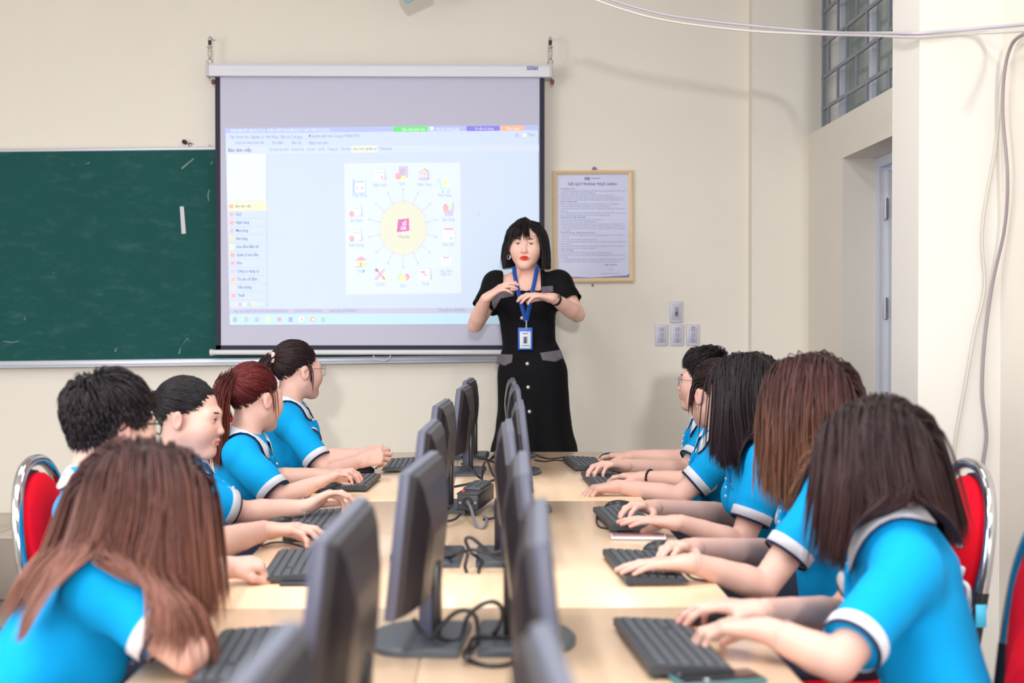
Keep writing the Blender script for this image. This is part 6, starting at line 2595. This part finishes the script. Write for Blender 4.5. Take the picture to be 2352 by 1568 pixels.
def teacher():
    YT = 7.15
    c = np.array(U(1208, 561, YT - 0.02))
    sc = 1.075
    R = frame((-0.10, -1.0, -0.03), (0.02, 0, 1))
    neck = np.array(U(1209, 636, YT + 0.02))
    tf = np.array((-0.08, -1.0, 0.0))
    tf = nv(tf)
    rt = np.cross(tf, (0, 0, 1.0))              # her right = image left
    pel = np.array(U(1222, 850, YT))
    base = np.array((pel[0], pel[1], DZ))
    up = np.array((0, 0, 1.0))
    sh = {'R': np.array(U(1140, 654, YT)), 'L': np.array(U(1283, 652, YT))}
    el_ = {'R': np.array(U(1092, 745, 7.08)), 'L': np.array(U(1326, 722, 7.06))}
    wr_ = {'R': np.array(U(1116, 685, 6.90)), 'L': np.array(U(1270, 684, 6.88))}
    lo = Sdf()
    sq = (tf, 0.66)
    chest = np.array(U(1210, 690, YT))
    waist = np.array(U(1215, 785, YT))
    hip = np.array(U(1222, 850, YT))
    lo.chain([(hip, 0.150), (waist, 0.118), (chest, 0.140), (neck - up * 0.055, 0.105)], 0.05, sq)
    lo.cap(sh['L'], sh['R'], 0.045, None, 0.05, (tf, 0.8))
    lo.cap(neck + up * 0.02, neck - up * 0.06, 0.050, 0.062, 0.04)
    for s_ in 'LR':
        S_, e, w = sh[s_], el_[s_], wr_[s_]
        lo.chain([(S_, 0.050), (S_ * 0.5 + e * 0.5, 0.047), (e, 0.039), (e * 0.7 + w * 0.3, 0.041), (e * 0.35 + w * 0.65, 0.033), (w, 0.026)], 0.02)
    # legs
    for q in (-1, 1):
        h0 = hip + rt * q * 0.08 - up * 0.05
        kn = np.array((h0[0], h0[1], DZ + 0.46))
        an = np.array((h0[0], h0[1] + 0.01, DZ + 0.12))
        lo.chain([(h0, 0.08), (kn, 0.052), (kn * 0.6 + an * 0.4, 0.05), (an, 0.034)], 0.03)
        lo.cap(an, np.array((an[0], an[1] - 0.12, DZ + 0.04)), 0.032, 0.028, 0.02)
    f0 = lo.run(0.0085)
    V, Q = f0.mesh()
    Vs, Qs, Cs = [V], [Q], [np.tile(SKIN_T, (len(V), 1))]
    o = len(V)
    hd = Sdf()
    W = build_head(hd, c, R, sc, neck)
    hf = hd.run(0.0028)
    V, Q = hf.mesh()
    Vs.append(V); Qs.append(Q + o)
    Cs.append(head_colors(V, c, R, sc, SKIN_T, lin3((222, 62, 44))))
    o += len(V)
    hands = {'R': ((0.86, -0.20, 0.62), (0.40, 0.30, -0.85), 'talk'), 'L': ((-0.98, -0.16, 0.16), (-0.12, 0.10, -0.98), 'talk')}
    for s_ in 'LR':
        f, n, pose = hands[s_]
        hs_ = Sdf()
        tips = []
        w, e = wr_[s_], el_[s_]
        side, nn = build_hand(hs_, w, nv(f), n, s_, pose, 0.98, tips)
        hs_.cap(w - nv(w - e) * 0.05, w + nv(f) * 0.012, 0.0280, 0.0245, 0.016, (nn, 0.8))
        V, Q = hs_.run(0.0034, 0.014).mesh()
        col = np.tile(SKIN_T, (len(V), 1))
        for t_ in tips:
            d = np.linalg.norm(V - t_, axis=1)
            m = np.clip(1 - d / 0.022, 0, 1)[:, None] * 0.6
            col = col * (1 - m) + SKIN_P * m
        Vs.append(V); Qs.append(Q + o); Cs.append(col)
        o += len(V)
    body = np_mesh('person', np.concatenate(Vs), np.concatenate(Qs), M_skin, np.concatenate(Cs), base)
    body.location = base
    tag(body, 'woman teacher in a long black dress talking with raised hands before the screen', 'person')
    # ---- dress
    ds = Sdf()

    def wz(y):
        return np.array(U(1212, y, YT))
    prof = [(668, 0.132, 1210), (700, 0.152, 1209), (745, 0.138, 1212), (788, 0.134, 1215), (830, 0.158, 1220), (860, 0.176, 1223), (920, 0.178, 1225), (980, 0.190, 1226), (1045, 0.218, 1228),
            (1090, 0.235, 1228)]
    pts = [(np.array(U(x, y, YT)), r) for y, r, x in prof]
    ds.chain(pts, 0.03, (tf, 0.68))
    ds.box(np.array((pts[-1][0][0], pts[-1][0][1], pts[-1][0][2] - 0.16)), (0.5, 0.5, 0.16), None, 0.01, True)
    for s_, q in (('L', -1), ('R', 1)):
        S_, e = sh[s_], el_[s_]
        ds.cap(neck + rt * q * 0.105 - up * 0.035, S_ + up * 0.006, 0.045, 0.052, 0.03)
        ds.ell(S_ + up * 0.012, (0.058, 0.060, 0.050), None, 0.03)
        cf = S_ + (e - S_) * 0.62
        ds.cap(S_, cf, 0.062, 0.066, 0.035, None, True)
        ds.cap(cf - nv(e - S_) * 0.03, cf + nv(e - S_) * 0.03, 0.056, 0.060, 0.004, None, False, True)
        ds.cap(S_ - up * 0.02, chest + rt * q * 0.10, 0.052, 0.05, 0.04)
        ds.ell(chest + rt * q * 0.062 + tf * 0.062 - up * 0.02, (0.068, 0.060, 0.068), None, 0.04)
    # square neckline
    zc = np.array(U(1207, 668, YT))[2]
    xa, xb = np.array(U(1156, 660, YT - 0.1))[0], np.array(U(1243, 660, YT - 0.1))[0]
    ds.box(np.array(((xa + xb) / 2, YT - 0.16, zc + 0.16)), ((xb - xa) / 2, 0.22, 0.16), None, 0.004, True)
    ds.cap(neck + up * 0.1, neck - up * 0.02, 0.075, 0.075, 0.01, None, False, True)
    df = ds.run(0.0075, 0.045)
    V, Q = df.mesh()
    N_ = vnormals(V, Q)
    # soft vertical folds in the skirt
    zz = V[:, 2]
    msk = np.clip((1.05 - zz) / 0.3, 0, 1)
    an = np.arctan2(V[:, 1] - pel[1], V[:, 0] - pel[0])
    V = V + N_ * (0.008 * msk * np.sin(an * 7 + 0.6 * np.sin(zz * 9)))[:, None]
    V = wrinkle(V, N_, 0.002, 77, 1.0)
    M_dress = mat('black_dress_cloth', (12, 11, 16), 0.8, bump=0.1, bscale=700, spec=0.2)
    dress = np_mesh('dress', V, Q, M_dress, None, base, body)
    S = dict(body=body, base=base, W=W, R=R, shirt=dress, sf=df, c=c, sc=sc)
    M_flap = mat('grey_flap_cloth', (104, 98, 108), 0.8)

    def patch(poly_, m, name, off=0.006, n=14, fld=df, parent=dress, t0=6.3, t1=7.6, thick=0.004):
        xs, ys = [p[0] for p in poly_], [p[1] for p in poly_]
        cx, cy = sum(xs) / len(xs), sum(ys) / len(ys)
        # rings from the centre out to the outline
        ol = []
        for i in range(len(poly_)):
            a, b2 = poly_[i], poly_[(i + 1) % len(poly_)]
            for k in range(6):
                ol.append((a[0] + (b2[0] - a[0]) * k / 6, a[1] + (b2[1] - a[1]) * k / 6))
        rings = []
        hit = lambda x, y: ray_hit(fld, x, y, t0, t1)
        last = None
        for u in (0.02, 0.35, 0.7, 1.0):
            r_ = []
            for x, y in ol:
                X_, Y_ = cx + (x - cx) * u, cy + (y - cy) * u
                h = hit(X_, Y_)
                if h is None:
                    h = last if last is not None else np.array(U(X_, Y_, YT - 0.1))
                    d_ = np.array(ray(X_, Y_))
                    h = np.array([0, 0, CAM_H]) + d_ * (h[1] / d_[1])
                last = h
                r_.append(Vector(h - np.array(ray(X_, Y_)) * off - base))
            rings.append(r_)
        # an edge that turns back to the cloth gives the flap its thickness
        rings.append([v + Vector(np.array(ray(cx, cy)) * (off * 0.9)) for v in rings[-1]])
        return MB().loft(rings, True, False).build(name, m, parent)
    patch([(1132, 672), (1152, 668), (1182, 669), (1180, 680), (1160, 679), (1146, 685), (1138, 700), (1135, 712), (1130, 700)], M_flap, 'bodice_flap', 0.005)
    patch([(1243, 658), (1270, 656), (1271, 670), (1244, 672)], M_flap, 'bodice_flap', 0.005)
    patch([(1143, 813), (1178, 814), (1176, 832), (1160, 840), (1140, 834)], M_flap, 'pocket_flap', 0.006)
    patch([(1240, 810), (1288, 803), (1295, 822), (1276, 831), (1246, 827)], M_flap, 'pocket_flap', 0.006)
    M_pearl = mat('pearl_button', (228, 220, 214), 0.2, metal=0.3)
    for x, y in ((1199, 730), (1211, 835), (1213, 889), (1216, 945)):
        h = ray_hit(df, x, y, 6.3, 7.6)
        if h is None:
            continue
        p = Vector(h - np.array(ray(x, y)) * 0.003 - base)
        bt_ = MB().ball(p, (0.008, 0.005, 0.008), 14, 10).build('button', M_pearl, dress)
        MB().tube([p + Vector((0.0095 * math.cos(k * PI / 8), -0.001, 0.0095 * math.sin(k * PI / 8))) for k in range(16)], 0.0015, 6, closed=True).build('button_rim', mat('dark_gold_rim', (110, 92, 70), 0.4, metal=0.6), bt_)
    # ---- lanyard and badge
    M_lan = mat('blue_lanyard_ribbon', (34, 84, 178), 0.6)

    def surf(x, y, off):
        best = None
        for f in (df, f0, hf):
            h = ray_hit(f, x, y, 6.5, 7.6)
            if h is not None and (best is None or h[1] < best[1]):
                best = h
        if best is None:
            best = np.array(U(x, y, YT - 0.09))
        return best - np.array(ray(x, y)) * off
    lay_ = None
    for path in ([(1181, 612), (1182, 630), (1186, 650), (1191, 672), (1197, 696), (1203, 718), (1208, 738)],
                 [(1234, 612), (1231, 630), (1227, 650), (1222, 672), (1217, 696), (1213, 718), (1209, 738)]):
        L_, R_ = [], []
        w2 = 5.0
        prev = None
        for x, y in path:
            p = surf(x, y, 0.006)
            if prev is not None:
                p[1] = min(p[1], prev + 0.02)
            prev = p[1]
            L_.append(Vector(np.array(U(x - w2, y, p[1])) - base))
            R_.append(Vector(np.array(U(x + w2, y, p[1])) - base))
        g = MB()
        back = [v + Vector((0, 0.0025, 0)) for v in L_], [v + Vector((0, 0.0025, 0)) for v in R_]
        g.loft([L_, R_, back[1], back[0], L_], False, False)
        ob = g.build('lanyard', M_lan, body)
        lay_ = ob
    hk_ = surf(1209, 742, 0.012)
    byy = hk_[1] - 0.012
    MB().tube([Vector(np.array(U(1209, 736, byy)) - base), Vector(np.array(U(1209, 755, byy)) - base)], 0.004, 8).build('lanyard_clip', M_zinc, body)

    def rectm(x0, y0, x1, y1, dep, th, m, name, par):
        a, b2 = np.array(U(x0, y0, dep)) - base, np.array(U(x1, y1, dep)) - base
        return MB().rbox(((a[0] + b2[0]) / 2, a[1] + th / 2, (a[2] + b2[2]) / 2), (abs(b2[0] - a[0]), th, abs(a[2] - b2[2])), 0.0015, 2).build(name, m, par)
    bd = rectm(1190, 752, 1223, 803, byy, 0.006, mat('blue_badge_holder', (30, 104, 206), 0.35), 'badge_holder', body)
    rectm(1194, 761, 1219, 800, byy - 0.0012, 0.002, mat('badge_card', (222, 226, 236), 0.4), 'badge_card', bd)
    rectm(1201, 772, 1212, 789, byy - 0.002, 0.0012, mat('badge_photo', (165, 180, 196), 0.5), 'badge_photo', bd)
    rectm(1203.5, 774, 1209.5, 788, byy - 0.0028, 0.001, mat('badge_photo_dark', (70, 70, 84), 0.5), 'portrait', bd)
    rectm(1200, 764.5, 1213, 767, byy - 0.002, 0.001, mat('badge_ink', (120, 130, 165), 0.5), 'badge_line', bd)
    rectm(1198, 792.5, 1216, 794.5, byy - 0.002, 0.001, mat('badge_ink'), 'badge_line', bd)
    # ---- watch
    w, e = wr_['L'], el_['L']
    a = nv(w - e)
    cw = w - a * 0.025
    ring_band(cw - a * 0.008, a, 0.030, 0.030, 0.016, mat('black_strap', (20, 20, 22), 0.5), 'watch_strap', base, body, 28, 0.002)
    fdir = nv(np.array((0.15, -0.75, 0.6)))
    Mx = Matrix.Translation(Vector(cw + fdir * 0.028 - base)) @ Vector(fdir).to_track_quat('Z', 'Y').to_matrix().to_4x4()
    wt = MB().lathe([(0.0001, 0.006), (0.012, 0.006), (0.0145, 0.004), (0.0145, -0.003), (0.0001, -0.003)], 20, M=Mx).build('watch_case', mat('watch_steel', (165, 155, 140), 0.25, metal=0.8), body)
    # ---- ear rings
    for s in (-1, 1):
        p = W((s * 0.080, 0.004, -0.048)) - base
        g = MB()
        for r in (0.008,):
            g.tube([(p[0] + r * math.cos(k * PI / 8), p[1] - 0.004, p[2] - 0.014 + r * 1.3 * math.sin(k * PI / 8)) for k in range(16)], 0.0026, 6, closed=True)
        g.ball((p[0], p[1] - 0.004, p[2] - 0.001), 0.004, 8, 6)
        g.build('ear_ring', M_silver, body)
    # necklace chain
    ch = [surf(x, y, 0.002) - base for x, y in ((1184, 634), (1188, 652), (1198, 664), (1208, 668), (1218, 664), (1228, 650), (1231, 634))]
    MB().tube(spline([Vector(p) for p in ch], 5), 0.0009, 5).build('necklace', M_silver, body)
    for q in (-1, 1):
        g = Sdf()
        a0 = hip + rt * q * 0.08
        a0[2] = DZ + 0.05
        g.cap(a0 + np.array((0, 0.02, 0.02)), a0 + np.array((0, -0.14, -0.01)), 0.042, 0.036, 0.02)
        g.box(np.array((a0[0], a0[1], DZ - 0.048)), (0.3, 0.4, 0.05), None, 0.003, True)
        V, Q = g.run(0.01).mesh()
        np_mesh('shoe', V, Q, M_shoe, None, base, body)
    eye_parts(W, R, sc, base, body)
    make_hair(dict(kind='bob', n=2600, S=16, r=0.0019, vol=0.009, col=[(0, (26, 20, 24)), (0.6, (34, 25, 30)), (1, (42, 30, 34))], cut=0.102, var=0.25), c, R, sc, hf, [f0], base, body, 99)
    return S


TEACH = teacher()
